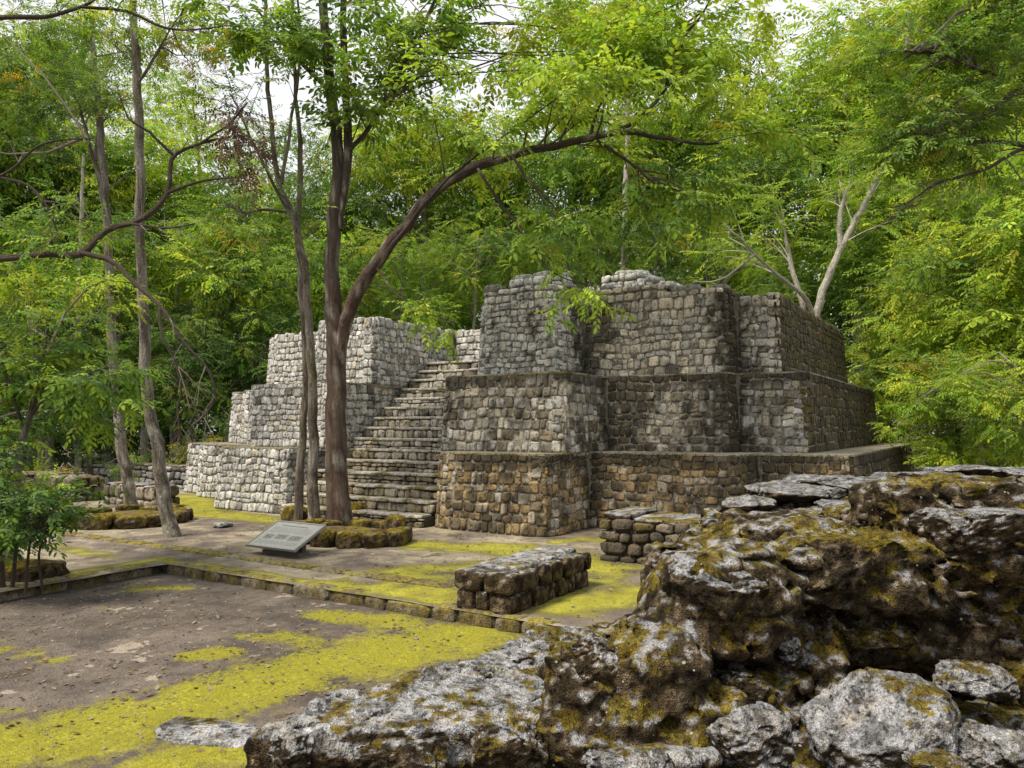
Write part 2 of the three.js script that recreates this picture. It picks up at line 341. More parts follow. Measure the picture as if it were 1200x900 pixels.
// the wall's core behind the stones: an extruded plan (list of [a, b]) whose sides lean in by the batter
function coreGeo(plan, y0, y1, bat, inset, capY) {
  const n = plan.length, area = plan.reduce((s, p, i) => { const q = plan[(i + 1) % n]; return s + p[0] * q[1] - q[0] * p[1]; }, 0), sg = Math.sign(area);
  const off = plan.map((p, i) => {
    const a = plan[(i + n - 1) % n], c = plan[(i + 1) % n], l1 = Math.hypot(p[0] - a[0], p[1] - a[1]), l2 = Math.hypot(c[0] - p[0], c[1] - p[1]);
    const n1 = [-(p[1] - a[1]) / l1 * sg, (p[0] - a[0]) / l1 * sg], n2 = [-(c[1] - p[1]) / l2 * sg, (c[0] - p[0]) / l2 * sg];   // inward
    const k = 1 + n1[0] * n2[0] + n1[1] * n2[1]; return [(n1[0] + n2[0]) / k, (n1[1] + n2[1]) / k];
  });
  const ringAt = (y) => plan.map((p, i) => { const k = inset + bat * (y - y0); return [p[0] + off[i][0] * k, p[1] + off[i][1] * k]; });
  const pos = [], idx = [], uv = [], lo = ringAt(y0), hi = ringAt(y1);
  for (let i = 0; i < n; i++) {
    const j = (i + 1) % n, b = pos.length / 3;
    for (const [p, y] of [[lo[i], y0], [lo[j], y0], [hi[j], y1], [hi[i], y1]]) { pos.push(p[0], y, -p[1]); uv.push((p[0] + p[1] * 0.7) / UVM, y / UVM); }
    if (sg > 0) idx.push(b, b + 1, b + 2, b, b + 2, b + 3); else idx.push(b, b + 2, b + 1, b, b + 3, b + 2);
  }
  const b = pos.length / 3; hi.forEach((p) => { pos.push(p[0], y1 + (capY ?? 0), -p[1]); uv.push(p[0] / UVM, p[1] / UVM); });
  for (const f of THREE.ShapeUtils.triangulateShape(hi.map((p) => new THREE.Vector2(p[0], p[1])), [])) { const [a, c, d] = f; idx.push(b + a, b + c, b + d); }
  const g = geoOf(pos, idx, null, uv); const flat = g.toNonIndexed(); flat.computeVertexNormals(); return flat;
}
function chamfer(plan, c) {                              // cut the convex (and lightly the concave) corners of a plan, so that they read as rounded
  const n = plan.length, sg = Math.sign(plan.reduce((s, p, i) => { const q = plan[(i + 1) % n]; return s + p[0] * q[1] - q[0] * p[1]; }, 0)), out = [];
  for (let i = 0; i < n; i++) {
    const a = plan[(i + n - 1) % n], p = plan[i], q = plan[(i + 1) % n];
    const l1 = Math.hypot(p[0] - a[0], p[1] - a[1]), l2 = Math.hypot(q[0] - p[0], q[1] - p[1]);
    const cross = ((p[0] - a[0]) * (q[1] - p[1]) - (p[1] - a[1]) * (q[0] - p[0])) * sg;
    if (cross < 0 || Math.min(l1, l2) < 0.5) { out.push(p); continue; }
    const A = [p[0] + (a[0] - p[0]) / l1 * c, p[1] + (a[1] - p[1]) / l1 * c], B = [p[0] + (q[0] - p[0]) / l2 * c, p[1] + (q[1] - p[1]) / l2 * c];
    out.push(A, [(A[0] + B[0]) / 2 * 0.55 + p[0] * 0.45, (A[1] + B[1]) / 2 * 0.55 + p[1] * 0.45], B);
  }
  return out;
}
// a free-standing block or boulder: box or ball, rounded, displaced
function rockGeo(size, seed, { detail = 14, block = 0.6, rough = 0.12, strata = 0, freq = 2.2, fine = 0.35, cuts = 0 } = {}) {
  const planes = []; { const q = rng(Math.round(seed * 1000) + 7); for (let i = 0; i < cuts; i++) { const z = q.in(-1, 1), t = q() * 6.283, c = Math.sqrt(1 - z * z); planes.push([c * Math.cos(t), z, c * Math.sin(t), q.in(0.62, 0.92)]); } }
  let g = new THREE.BoxGeometry(2, 2, 2, detail, detail, detail); g.deleteAttribute('uv'); g.deleteAttribute('normal'); g = mergeVertices(g, 1e-4);
  const p = g.attributes.position, v = new THREE.Vector3(), s = seed * 13.37, k = Math.min(...size);
  for (let i = 0; i < p.count; i++) {
    v.fromBufferAttribute(p, i);
    const m = Math.max(Math.abs(v.x), Math.abs(v.y), Math.abs(v.z)), ball = v.clone().normalize(), e = 1 / Math.pow(Math.pow(Math.abs(v.x / m), 7) + Math.pow(Math.abs(v.y / m), 7) + Math.pow(Math.abs(v.z / m), 7), 1 / 7), box = v.clone().divideScalar(m).multiplyScalar(e);
    v.copy(ball).lerp(box, block);
    for (const [a, b, c, h] of planes) { const o = v.x * a + v.y * b + v.z * c - h; if (o > 0) { const k2 = o * 0.92; v.x -= a * k2; v.y -= b * k2; v.z -= c * k2; } }
    const q = [v.x * size[0], v.y * size[1], v.z * size[2]], F = freq / Math.max(0.05, Math.cbrt(size[0] * size[1] * size[2]));
    let d = 1 + rough * 2.2 * fbm(q[0] * F * 0.5 + s, q[1] * F * 0.5, q[2] * F * 0.5, 2) + rough * fine * 2 * fbm(q[0] * F * 2 + s, q[1] * F * 2, q[2] * F * 2, 3);
    d -= rough * 0.7 * smooth(0.22, 0.4, Math.abs(fbm(q[0] * F * 0.8 - s, q[1] * F * 0.8, q[2] * F * 0.8, 2)));
    const lay = strata ? 1 + strata * Math.sin(q[1] * 24 + 3 * N3(q[0] * 2 + s, q[1], q[2] * 2)) * (1 - Math.abs(ball.y)) : 1;
    p.setXYZ(i, q[0] * d * lay, q[1] * (1 + (d - 1) * Math.min(1, 1.2 * k / size[1])), q[2] * d * lay);
  }
  g.computeVertexNormals(); return g;
}
const LICHEN = [[0.42, 0.425, 0.45], [0.22, 0.225, 0.24], [0.64, 0.645, 0.65], [0.075, 0.07, 0.065]];
// weathered limestone in the open: pale lichen crust on what faces the sky, black and brown film below it, moss in patches
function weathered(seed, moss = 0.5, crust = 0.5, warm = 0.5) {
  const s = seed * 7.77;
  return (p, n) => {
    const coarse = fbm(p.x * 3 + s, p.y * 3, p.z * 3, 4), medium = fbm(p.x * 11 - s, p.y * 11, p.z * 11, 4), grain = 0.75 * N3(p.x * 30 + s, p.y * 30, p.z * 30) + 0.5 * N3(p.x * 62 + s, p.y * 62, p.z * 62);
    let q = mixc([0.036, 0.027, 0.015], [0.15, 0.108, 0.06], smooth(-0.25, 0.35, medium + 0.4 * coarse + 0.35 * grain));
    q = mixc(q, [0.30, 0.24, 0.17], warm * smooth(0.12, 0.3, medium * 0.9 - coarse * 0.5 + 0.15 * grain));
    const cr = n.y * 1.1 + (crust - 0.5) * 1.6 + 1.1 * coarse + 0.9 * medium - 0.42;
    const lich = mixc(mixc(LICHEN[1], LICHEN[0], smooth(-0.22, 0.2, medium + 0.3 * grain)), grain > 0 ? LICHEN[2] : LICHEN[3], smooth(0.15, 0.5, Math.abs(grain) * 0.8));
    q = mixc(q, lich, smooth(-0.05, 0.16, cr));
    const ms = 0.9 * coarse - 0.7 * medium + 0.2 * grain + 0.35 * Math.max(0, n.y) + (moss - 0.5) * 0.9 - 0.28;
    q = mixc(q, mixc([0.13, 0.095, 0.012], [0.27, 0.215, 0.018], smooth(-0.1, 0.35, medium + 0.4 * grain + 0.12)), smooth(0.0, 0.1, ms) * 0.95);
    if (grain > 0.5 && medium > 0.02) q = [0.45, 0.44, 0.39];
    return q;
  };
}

// ---------------------------------------------------------------- the stepped pyramid
const CA = -10.25;                                       // the stairway's axis
const T1 = 1.3, T2 = 2.68, T3 = 4.2, BAT = 0.07;
const mirror = (half) => [...half.map(([a, b]) => [CA - a, b]).reverse(), ...half.map(([a, b]) => [CA + a, b])];   // left to right along the front, then back
const plan1 = mirror([[1.8, 12.3], [1.8, 10.57], [4.22, 10.57], [4.2, 12.08], [6.98, 12.08], [6.98, 12.7], [8.38, 12.7], [8.38, 22.6]]);
const plan2 = mirror([[1.36, 15.6], [1.36, 11.35], [4.15, 11.35], [4.12, 12.95], [6.42, 12.95], [6.42, 13.5], [7.6, 13.5], [7.6, 22.0]]);
const plan3 = mirror([[1.36, 15.6], [1.36, 12.55], [3.28, 12.55], [3.25, 13.75], [6.2, 13.75], [6.2, 14.25], [7.0, 14.25], [7.0, 21.4]]);
{
  const T = thing('stepped_pyramid', 'grey stone stepped pyramid with three terraces and a central stairway', 'pyramid', new THREE.Vector3(CA, 0, -10.57));
  const W = [0.70, 0.70, 0.69], G = [0.46, 0.46, 0.45], D = [0.12, 0.115, 0.10], TAN = [0.52, 0.475, 0.39], OCH = [0.40, 0.29, 0.15], MOS = [0.11, 0.085, 0.02], BRN = [0.10, 0.075, 0.045];
  const choose = (r, l) => { let k = r(); for (const [w, c] of l) { if ((k -= w) < 0) { const v = r.in(0.85, 1.15); return mixc(c, l[0][1], 0.35).map((z) => z * v); } } return l[0][1]; };
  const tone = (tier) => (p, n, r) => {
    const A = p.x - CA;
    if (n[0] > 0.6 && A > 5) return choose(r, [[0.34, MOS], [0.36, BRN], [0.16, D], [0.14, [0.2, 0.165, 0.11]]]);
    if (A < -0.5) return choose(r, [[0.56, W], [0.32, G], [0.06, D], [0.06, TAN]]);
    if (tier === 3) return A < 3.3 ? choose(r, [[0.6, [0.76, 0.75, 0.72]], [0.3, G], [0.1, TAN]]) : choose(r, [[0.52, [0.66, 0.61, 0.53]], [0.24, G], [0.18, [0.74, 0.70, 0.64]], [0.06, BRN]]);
    if (tier === 2) return choose(r, [[0.4, TAN], [0.26, G], [0.1, W], [0.16, BRN], [0.08, D]]);
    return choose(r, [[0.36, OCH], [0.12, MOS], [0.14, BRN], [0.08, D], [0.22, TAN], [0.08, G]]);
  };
  // black and brown film: runs down from the ledges in streaks and fills the inner corners of the right-hand half
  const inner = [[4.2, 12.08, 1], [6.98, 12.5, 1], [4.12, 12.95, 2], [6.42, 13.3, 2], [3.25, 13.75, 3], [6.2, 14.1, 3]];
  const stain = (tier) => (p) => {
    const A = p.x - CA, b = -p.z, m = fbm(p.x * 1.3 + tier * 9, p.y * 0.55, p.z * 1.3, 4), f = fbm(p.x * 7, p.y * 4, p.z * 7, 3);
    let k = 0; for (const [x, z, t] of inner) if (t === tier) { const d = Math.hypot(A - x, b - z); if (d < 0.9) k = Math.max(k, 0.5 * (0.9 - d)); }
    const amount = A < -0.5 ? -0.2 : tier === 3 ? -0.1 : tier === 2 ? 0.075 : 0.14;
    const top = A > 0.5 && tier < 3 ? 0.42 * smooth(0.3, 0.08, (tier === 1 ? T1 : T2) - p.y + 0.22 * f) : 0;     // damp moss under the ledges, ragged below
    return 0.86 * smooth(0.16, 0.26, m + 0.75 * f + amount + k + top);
  };
  const limed = (g) => paint(g, () => [0.30, 0.275, 0.23]);
  const stones = [];
  const tiers = [['lower_terrace', plan1, 0, T1, 1, 0.36], ['middle_terrace', plan2, T1, T2, 2, 0.3], ['upper_terrace', plan3, T2, T3, 3, 0.26]];
  for (const [name, plan, y0, y1, tier, c] of tiers) {
    const rounded = chamfer(plan, c), r = rng(100 + tier);
    const core = part(T, name, limed(coreGeo(rounded, y0 - (tier > 1 ? 0.05 : 0.15), y1 - 0.015, BAT, 0.001)), M.limeMortar);
    for (let i = 0; i < rounded.length; i++) {
      const p = rounded[i], q = rounded[(i + 1) % rounded.length], L = Math.hypot(q[0] - p[0], q[1] - p[1]), n = [(q[1] - p[1]) / L, -(q[0] - p[0]) / L];
      if (n[1] > 0.7 || (n[0] < -0.5 && p[0] < CA - 8)) continue;        // the rear and the far left side are out of sight
      if (n[0] < -0.9 && p[0] > CA + 2) continue;
      const list = [];
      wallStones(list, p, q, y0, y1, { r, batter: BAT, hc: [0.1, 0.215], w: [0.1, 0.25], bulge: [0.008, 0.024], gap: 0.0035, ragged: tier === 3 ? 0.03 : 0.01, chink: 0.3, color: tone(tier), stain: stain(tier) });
      list.forEach((s) => { s.core = core; stones.push(s); });
    }
  }
  // ruined upper walls: the raised tower beside the stair, its stub of rubble, and the low walls on the summit
  const upper = [
    [[[1.45, 12.75], [3.1, 12.75], [3.1, 14.2], [1.45, 14.2]], T3, 4.5, 3], [[[3.05, 13.88], [4.9, 13.88], [4.9, 15.0], [3.05, 15.0]], T3, 4.5, 3], [[[4.9, 13.88], [6.05, 13.88], [6.05, 15.0], [4.9, 15.0]], T3, 4.32, 3],
    [[[1.7, 13.3], [2.9, 13.3], [2.9, 14.0], [1.7, 14.0]], 4.48, 4.8, 4], [[[2.2, 15.0], [4.6, 15.0], [4.6, 16.2], [2.2, 16.2]], T3, 4.78, 4], [[[2.9, 15.25], [3.9, 15.25], [3.9, 16.0], [2.9, 16.0]], 4.76, 5.08, 4],
    [[[-6.0, 15.4], [-2.2, 15.4], [-2.2, 16.6], [-6.0, 16.6]], T3, 4.35, 4], [[[-0.6, 16.2], [1.2, 16.2], [1.2, 17], [-0.6, 17]], T3, 4.5, 4],
  ];
  for (const [pl, y0, y1, tier] of upper) {
    const plan = chamfer(pl.map(([a, b]) => [CA + a, b]), 0.14), r = rng(300 + Math.round(pl[0][0] * 10)), core = part(T, 'ruined_upper_wall', limed(coreGeo(plan, y0 - 0.05, y1 - 0.02, 0.05, 0.001)), M.limeMortar);
    for (let i = 0; i < plan.length; i++) {
      const p = plan[i], q = plan[(i + 1) % plan.length], L = Math.hypot(q[0] - p[0], q[1] - p[1]), n = [(q[1] - p[1]) / L, -(q[0] - p[0]) / L];
      if (n[1] > 0.7) continue;
      const list = [], pale = [0.66, 0.66, 0.64];
      wallStones(list, p, q, y0, y1, { r, batter: 0.05, hc: [0.12, 0.2], w: [0.13, 0.3], bulge: [0.03, 0.07], color: tier === 4 ? (P, N, R) => choose(R, [[0.66, [0.82, 0.82, 0.8]], [0.34, pale]]) : tone(3) });
      list.forEach((s) => { s.core = core; stones.push(s); });
    }
    for (let k = 0; k < 7; k++) { const w = r.in(0.1, 0.2), g = boxUV(rockGeo([w, w * r.in(0.35, 0.6), w], 500 + k + pl[0][0], { detail: 4, rough: 0.16 }), UVM); paint(g, () => (tier === 4 ? [0.5, 0.5, 0.48] : [0.33, 0.32, 0.3])); g.translate(CA + r.in(pl[0][0] + 0.1, pl[1][0] - 0.1), y1 + 0.03, -r.in(pl[0][1] + 0.1, pl[2][1] - 0.1)); part(T, 'loose_stone', g, M.stone, core); }
  }
  // the 300 stones that show largest are parts of their terrace; the others stay joined
  const eye = new THREE.Vector3(0, EYE, 0);
  for (const s of stones) { const v = eye.clone().sub(s.at), d = v.length(), f = (v.x * s.n[0] - v.z * s.n[1]) / d; s.size = Math.max(0, f) * s.area / (d * d); }
  stones.sort((a, b) => b.size - a.size);
  stones.slice(0, 300).forEach((s) => part(T, 'stone', s.geo, M.stone, s.core));
  const rest = part(T, 'smaller_stones', mergeGeometries(stones.slice(300).map((s) => s.geo)), M.stone); rest.userData.kind = 'stuff';
  // stairways: each step a row of worn blocks
  const stair = (name, half, b0, y0, count, rise, run, seed, pale) => {
    const body = [], r = rng(seed);
    const plan = [[CA - half, b0 + 0.1], [CA + half, b0 + 0.1], [CA + half, b0 + run * count + 0.6], [CA - half, b0 + run * count + 0.6]];
    for (let k = 0; k < count; k++) body.push(coreGeo([[CA - half, b0 + run * k + 0.12], [CA + half, b0 + run * k + 0.12], [CA + half, plan[2][1]], [CA - half, plan[2][1]]], y0 - 0.1 + rise * k, y0 + rise * (k + 1) - 0.05, 0, 0));
    const core = part(T, name, mergeGeometries(body), M.mortar);
    const slab = 0.055, cols = pale ? [[0.65, [0.52, 0.49, 0.44]], [0.25, [0.4, 0.37, 0.31]], [0.1, BRN]] : [[0.55, [0.42, 0.38, 0.30]], [0.25, [0.3, 0.25, 0.15]], [0.2, [0.2, 0.16, 0.07]]];
    for (let k = 0; k < count; k++) {
      const list = [], y = y0 + rise * k, b = b0 + run * k;
      wallStones(list, [CA - half, b + 0.03], [CA + half, b + 0.03], y - 0.01, y + rise - slab, { r, hc: [0.07, 0.15], w: [0.1, 0.36], bulge: [0.012, 0.03], gap: 0.006, color: (P, n, R) => choose(R, cols), stain: (p) => 0.8 * smooth(0.1, 0.24, fbm(p.x * 2, p.y * 3 + seed, p.z * 2, 4)) });
      const row = mergeGeometries(list.map((q) => q.geo)); part(T, 'riser_stones', row, M.stone, core).userData.kind = 'stuff';
      let a = -half + 0.01;
      while (a < half - 0.03) {
        let w = r.in(0.35, 0.95); if (half - 0.01 - a - w < 0.25) w = half - 0.01 - a;
        const d = run + 0.1, g = boxUV(rockGeo([w / 2 - 0.003, slab / 2 + 0.004, d / 2], seed + k * 7 + a, { detail: 6, block: 0.97, rough: 0.03, freq: 4 }), UVM), sd = seed + k, tn = choose(r, [[0.6, [0.6, 0.575, 0.52]], [0.4, [0.48, 0.455, 0.4]]]), ms = pale ? 0.16 : 0.02;
        paint(g, (p) => { const m = fbm((p.x + a) * 3.5, p.y * 3 + sd, p.z * 3.5, 4); return mixc(tn, [0.22, 0.185, 0.04], smooth(ms, ms + 0.14, m)); });
        g.translate(CA + a + w / 2, y + rise - slab / 2 + r.in(-0.008, 0.006), -(b + d / 2 - 0.012 + r.in(-0.015, 0.015)));
        part(T, 'step_slab', g, M.stone, core); a += w;
      }
    }
  };
  stair('lower_stairway', 1.78, 10.42, 0, 6, T1 / 6, 0.29, 41, false);
  stair('upper_stairway', 1.34, 11.95, T1, 9, 0.22, 0.3, 77, true);
  // thin worn plaster and turf on the terraces' tops
  const cap = (plan, y, name, hole) => {
    const q = rng(Math.round(y * 100)), worn = []; plan.forEach((p, i) => { const e = plan[(i + 1) % plan.length], L = Math.hypot(e[0] - p[0], e[1] - p[1]), k = Math.max(1, Math.round(L / 0.22)); for (let j = 0; j < k; j++) worn.push([p[0] + (e[0] - p[0]) * j / k + (j ? q.in(-0.022, 0.014) : 0), p[1] + (e[1] - p[1]) * j / k + (j ? q.in(-0.014, 0.022) : 0)]); });
    const g = coreGeo(worn, y - 0.018, y + 0.012, 0, -0.018 + BAT * (y - (name[0] === 'l' ? 0 : T1))), n = boxUV(g, UVM); n.computeVertexNormals();
    paint(n, (p) => { const m = fbm(p.x * 2, 3.3, p.z * 2, 4); return mixc([0.36, 0.33, 0.26], [0.24, 0.21, 0.06], smooth(0.0, 0.25, m)); }); part(T, name, n, M.stone);
  };
  cap(chamfer(plan1, 0.36), T1, 'lower_ledge'); cap(chamfer(plan2, 0.3), T2, 'middle_ledge');
}

// ---------------------------------------------------------------- kerb, altar, low walls, stone rings
const V3 = (x, y, z) => new THREE.Vector3(x, y, z), mtx = new THREE.Matrix4(), qt = new THREE.Quaternion(), tint = new THREE.Color();
function blockRow(T, name, parent, p0, p1, y0, h, depth, r, wRange, color, mat = M.stone, o = {}) {   // separate blocks laid along p0 -> p1 (plan [a, b]), face at the line, body behind it
  const ta = p1[0] - p0[0], tb = p1[1] - p0[1], L = Math.hypot(ta, tb), ang = Math.atan2(tb, ta), n = [tb / L, -ta / L];
  let s = 0;
  while (s < L - 0.02) {
    let w = r.in(...wRange); if (L - s - w < wRange[0] * 0.6) w = L - s;
    const hh = h * r.in(o.vary ?? 0.92, 1.06), d = depth * r.in(0.9, 1.1), seed = r() * 900;
    const g = boxUV(rockGeo([w / 2 - 0.004, hh / 2, d / 2], seed, { detail: o.detail ?? 5, block: o.block ?? 0.86, rough: o.rough ?? 0.06, freq: 3 }), UVM);
    paint(g, color(seed, r)); g.rotateY(ang + r.in(-0.03, 0.03));
    const k = d / 2 + r.in(-0.02, 0.02); g.translate(p0[0] + ta / L * (s + w / 2) - n[0] * k, y0 + hh / 2, -(p0[1] + tb / L * (s + w / 2) - n[1] * k));
    part(T, name, g, mat, parent); s += w;
  }
}
{ // kerb round the sunken courtyard
  const T = thing('mossy_kerb', 'low mossy stone kerb edging the sunken brown courtyard', 'kerb', V3(KA, LOW, -KB)), r = rng(21);
  const bed = part(T, 'kerb_bed', coreGeo([[KA - 0.28, KB + 0.3], [KA - 0.28, 0.5], [KA - 0.03, 0.5], [KA - 0.03, KB + 0.03], [-0.6, KB + 0.03], [-0.6, KB + 0.3]].reverse(), LOW - 0.1, -0.035, 0, 0), M.mortar);
  const col = (seed, rr) => { const base = rr.pick([[0.17, 0.13, 0.05], [0.22, 0.19, 0.13], [0.14, 0.11, 0.045], [0.27, 0.245, 0.2]]); return (p, n) => { const m = fbm(p.x * 6 + seed, p.y * 6, p.z * 6, 4); return mixc(base, n.y > 0.4 ? [0.29, 0.245, 0.03] : [0.14, 0.105, 0.02], smooth(-0.12, 0.12, m)); }; };
  blockRow(T, 'kerb_stone', bed, [KA, KB], [-0.7, KB], LOW - 0.03, 0.16, 0.24, r, [0.28, 0.6], col);
  blockRow(T, 'kerb_stone', bed, [KA, 0.6], [KA, KB - 0.1], LOW - 0.03, 0.165, 0.22, r, [0.3, 0.6], col);
  // a second, flush line of flat stones behind the kerb
  const T2_ = thing('flat_stone_edging', 'faint line of flat mossy stones sunk in the plaza behind the kerb', 'edging', V3(-12.2, 0, -6.9));
  const bed2 = part(T2_, 'edging_bed', coreGeo([[-13.6, 6.72], [-5.2, 6.72], [-5.2, 6.95], [-13.6, 6.95]], -0.08, 0.006, 0, 0), M.mortar);
  blockRow(T2_, 'flat_stone', bed2, [-13.7, 6.7], [-5.1, 6.7], -0.075, 0.1, 0.26, rng(22), [0.3, 0.7], col);
}
{ // altar block on the plaza's edge
  const a0 = -4.5, a1 = -3.86, b0 = 6.06, b1 = 7.68, T = thing('stone_altar', 'small rectangular stone altar standing on the kerb of the courtyard', 'altar', V3((a0 + a1) / 2, LOW, -(b0 + b1) / 2)), r = rng(31);
  const core = part(T, 'altar_core', coreGeo([[a0, b0], [a1, b0], [a1, b1], [a0, b1]], LOW, 0.37, 0, 0.06), M.mortar);
  const col = (seed) => weathered(seed, 0.3, 0.22, 0.8);
  for (const [y, h, w] of [[-0.02, 0.2, [0.14, 0.26]], [0.18, 0.2, [0.2, 0.44]]]) {
    const k = y > 0.1 ? 0.025 : 0;
    blockRow(T, 'stone', core, [a0 - k, b0 - k], [a1 + k, b0 - k], y, h, 0.22, r, w, col, M.rock, { detail: 7, rough: 0.055 });
    blockRow(T, 'stone', core, [a1 + k, b0 + 0.2], [a1 + k, b1 + k], y, h, 0.2, r, w, col, M.rock, { detail: 7, rough: 0.055 });
    blockRow(T, 'stone', core, [a1 - 0.2, b1 + k], [a0, b1 + k], y, h, 0.2, r, w, col, M.rock, { detail: 5, rough: 0.055 });
    blockRow(T, 'stone', core, [a0 - k, b1 - 0.2], [a0 - k, b0 + 0.2], y, h, 0.2, r, w, col, M.rock, { detail: 5, rough: 0.055 });
  }
  for (const [x, b, w, d] of [[-4.18, 6.55, 0.26, 0.26], [-4.18, 7.1, 0.25, 0.24], [-4.2, 7.5, 0.22, 0.14]]) { const g = boxUV(rockGeo([w, 0.05, d], x + b, { detail: 8, block: 0.85, rough: 0.05 }), UVM); paint(g, weathered(b, 0.3, 0.8, 0.3)); g.translate(x, 0.365, -b); part(T, 'top_slab', g, M.rock, core); }
  const m = gw(578, 722, LOW), T3_ = new THREE.Mesh(boxUV(rockGeo([0.17, 0.1, 0.13], 5.5, { detail: 10, block: 0.3 }), UVM), M.rock); paint(T3_.geometry, weathered(3, 0.95, 0.1, 0.3));
  T3_.position.set(m.x, LOW + 0.06, m.z); T3_.name = numbered('mossy_stone'); tag(T3_, 'rounded yellow mossy stone lying against the foot of the altar', 'stone'); scene.add(T3_);
}
function lowWall(name, label, a0, a1, b0, b1, h, seed, color, o = {}) {
  const T = thing(name, label, 'wall', V3((a0 + a1) / 2, 0, -(b0 + b1) / 2)), r = rng(seed), list = [];
  const core = part(T, 'wall_core', coreGeo([[a0, b0], [a1, b0], [a1, b1], [a0, b1]], -0.1, h - 0.03, 0.03, 0.04), M.mortar);
  for (const [p, q] of [[[a0, b0], [a1, b0]], [[a1, b0], [a1, b1]]]) wallStones(list, p, q, -0.02, h, { r, batter: 0.03, hc: o.hc ?? [0.12, 0.22], w: o.w ?? [0.14, 0.34], bulge: o.bulge ?? [0.03, 0.06], gap: 0.012, color: (P, N, R) => { const c = R.pick(color), v = R.in(0.8, 1.2); return c.map((k) => k * v); } });
  list.slice(0, 300).forEach((s) => part(T, 'stone', s.geo, M.stone, core));
  const n = Math.max(2, Math.round((a1 - a0) / 0.45));
  for (let k = 0; k < n; k++) { const w = (a1 - a0) / n, g = boxUV(rockGeo([w * 0.52, 0.05, (b1 - b0) * 0.5], seed + k, { detail: 7, block: 0.8, rough: 0.07 }), UVM); paint(g, weathered(seed + k, o.moss ?? 0.5, 0.6, 0.4)); g.translate(a0 + w * (k + 0.5), h - 0.01 + r.in(-0.03, 0.03), -(b0 + b1) / 2); part(T, 'top_stone', g, M.rock, core); }
  return T;
}
const DRK = [[0.10, 0.08, 0.055], [0.14, 0.11, 0.08], [0.07, 0.055, 0.035], [0.2, 0.165, 0.12], [0.12, 0.09, 0.03]], GRY = [[0.36, 0.36, 0.35], [0.24, 0.24, 0.235], [0.16, 0.15, 0.14], [0.44, 0.44, 0.43]];
lowWall('low_stone_wall', 'dark low rubble wall in front of the pyramid, capped with mossy stones', -4.5, -1.5, 9.28, 10.3, 0.56, 51, DRK, { hc: [0.1, 0.18], w: [0.14, 0.32], bulge: [0.03, 0.07] });
lowWall('low_stone_wall', 'short thick wall of round rubble stones beside the two slim grey trunks', -17.3, -15.4, 9.9, 10.5, 0.45, 52, [[0.3, 0.25, 0.19], [0.22, 0.19, 0.15], [0.12, 0.1, 0.07], [0.36, 0.31, 0.25]], { hc: [0.18, 0.26], w: [0.2, 0.36] });
lowWall('low_stone_wall', 'long low grey wall at the forest edge joining the pyramid', -25.5, -17.4, 13.4, 14.1, 0.6, 53, GRY, { hc: [0.16, 0.28], w: [0.2, 0.5] });
lowWall('low_stone_wall', 'dark mossy low wall behind the leafy shrub', -22.5, -18.2, 9.6, 10.4, 0.55, 54, DRK, { moss: 0.6 });
function stoneRing(label, px, py, rx, rz, n, seed, h, tone, gap = []) {
  const c = gw(px, py), T = thing('stone_ring', label, 'stone ring', V3(c.x, 0, c.z)), r = rng(seed);
  const mg = rockGeo([rx * 0.95, h * 0.72, rz * 0.95], seed, { detail: 16, block: 0.25, rough: 0.06 }); const soil = part(T, 'soil_mound', paint(boxUV(mg.translate(c.x, 0, c.z), UVM), (p) => { const m = fbm(p.x * 5, p.y * 5, p.z * 5, 4); return mixc([0.15, 0.11, 0.075], [0.24, 0.2, 0.025], smooth(-0.1, 0.12, m + tone)); }), M.rock);
  for (let k = 0; k < n; k++) {
    const t = k / n * Math.PI * 2 + r.in(-0.08, 0.08); if (gap.some(([a, b]) => t > a && t < b)) continue;
    const w = Math.PI * (rx + rz) / n * 0.52, g = boxUV(rockGeo([w, h * r.in(0.42, 0.62), w * r.in(0.55, 0.8)], seed + k * 3, { detail: 8, block: 0.7, rough: 0.1 }), UVM);
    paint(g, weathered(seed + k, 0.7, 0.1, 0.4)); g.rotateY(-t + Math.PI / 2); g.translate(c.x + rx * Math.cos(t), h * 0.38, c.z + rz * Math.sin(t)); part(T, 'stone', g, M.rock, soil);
  }
}
stoneRing('ring of mossy stones holding soil round the red-brown trunk', 408, 633, 0.95, 0.62, 13, 61, 0.26, 0.0);
stoneRing('ring of mossy blocks and soil round the left slim grey trunk', 150, 612, 0.95, 0.9, 12, 62, 0.26, 0.1);
for (const [px, py, rx, ry, rz, lab] of [[345, 612, 0.24, 0.2, 0.2, 'mossy boulder left of the red-brown trunk before the stairs'], [420, 610, 0.22, 0.22, 0.2, 'mossy boulder right of the red-brown trunk before the stairs'], [463, 634, 0.16, 0.26, 0.14, 'small upright mossy stone on the end of the ring'], [262, 618, 0.12, 0.06, 0.16, 'low pale stone lying alone on the bare plaza soil']]) {
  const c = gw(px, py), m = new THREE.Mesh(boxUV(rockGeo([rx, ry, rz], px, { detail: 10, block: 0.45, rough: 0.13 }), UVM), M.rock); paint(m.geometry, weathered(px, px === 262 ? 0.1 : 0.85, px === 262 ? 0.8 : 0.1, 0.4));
  m.position.set(c.x, ry * 0.55, c.z); m.name = numbered('boulder'); m.castShadow = m.receiveShadow = true; tag(m, lab, 'boulder'); scene.add(m);
}
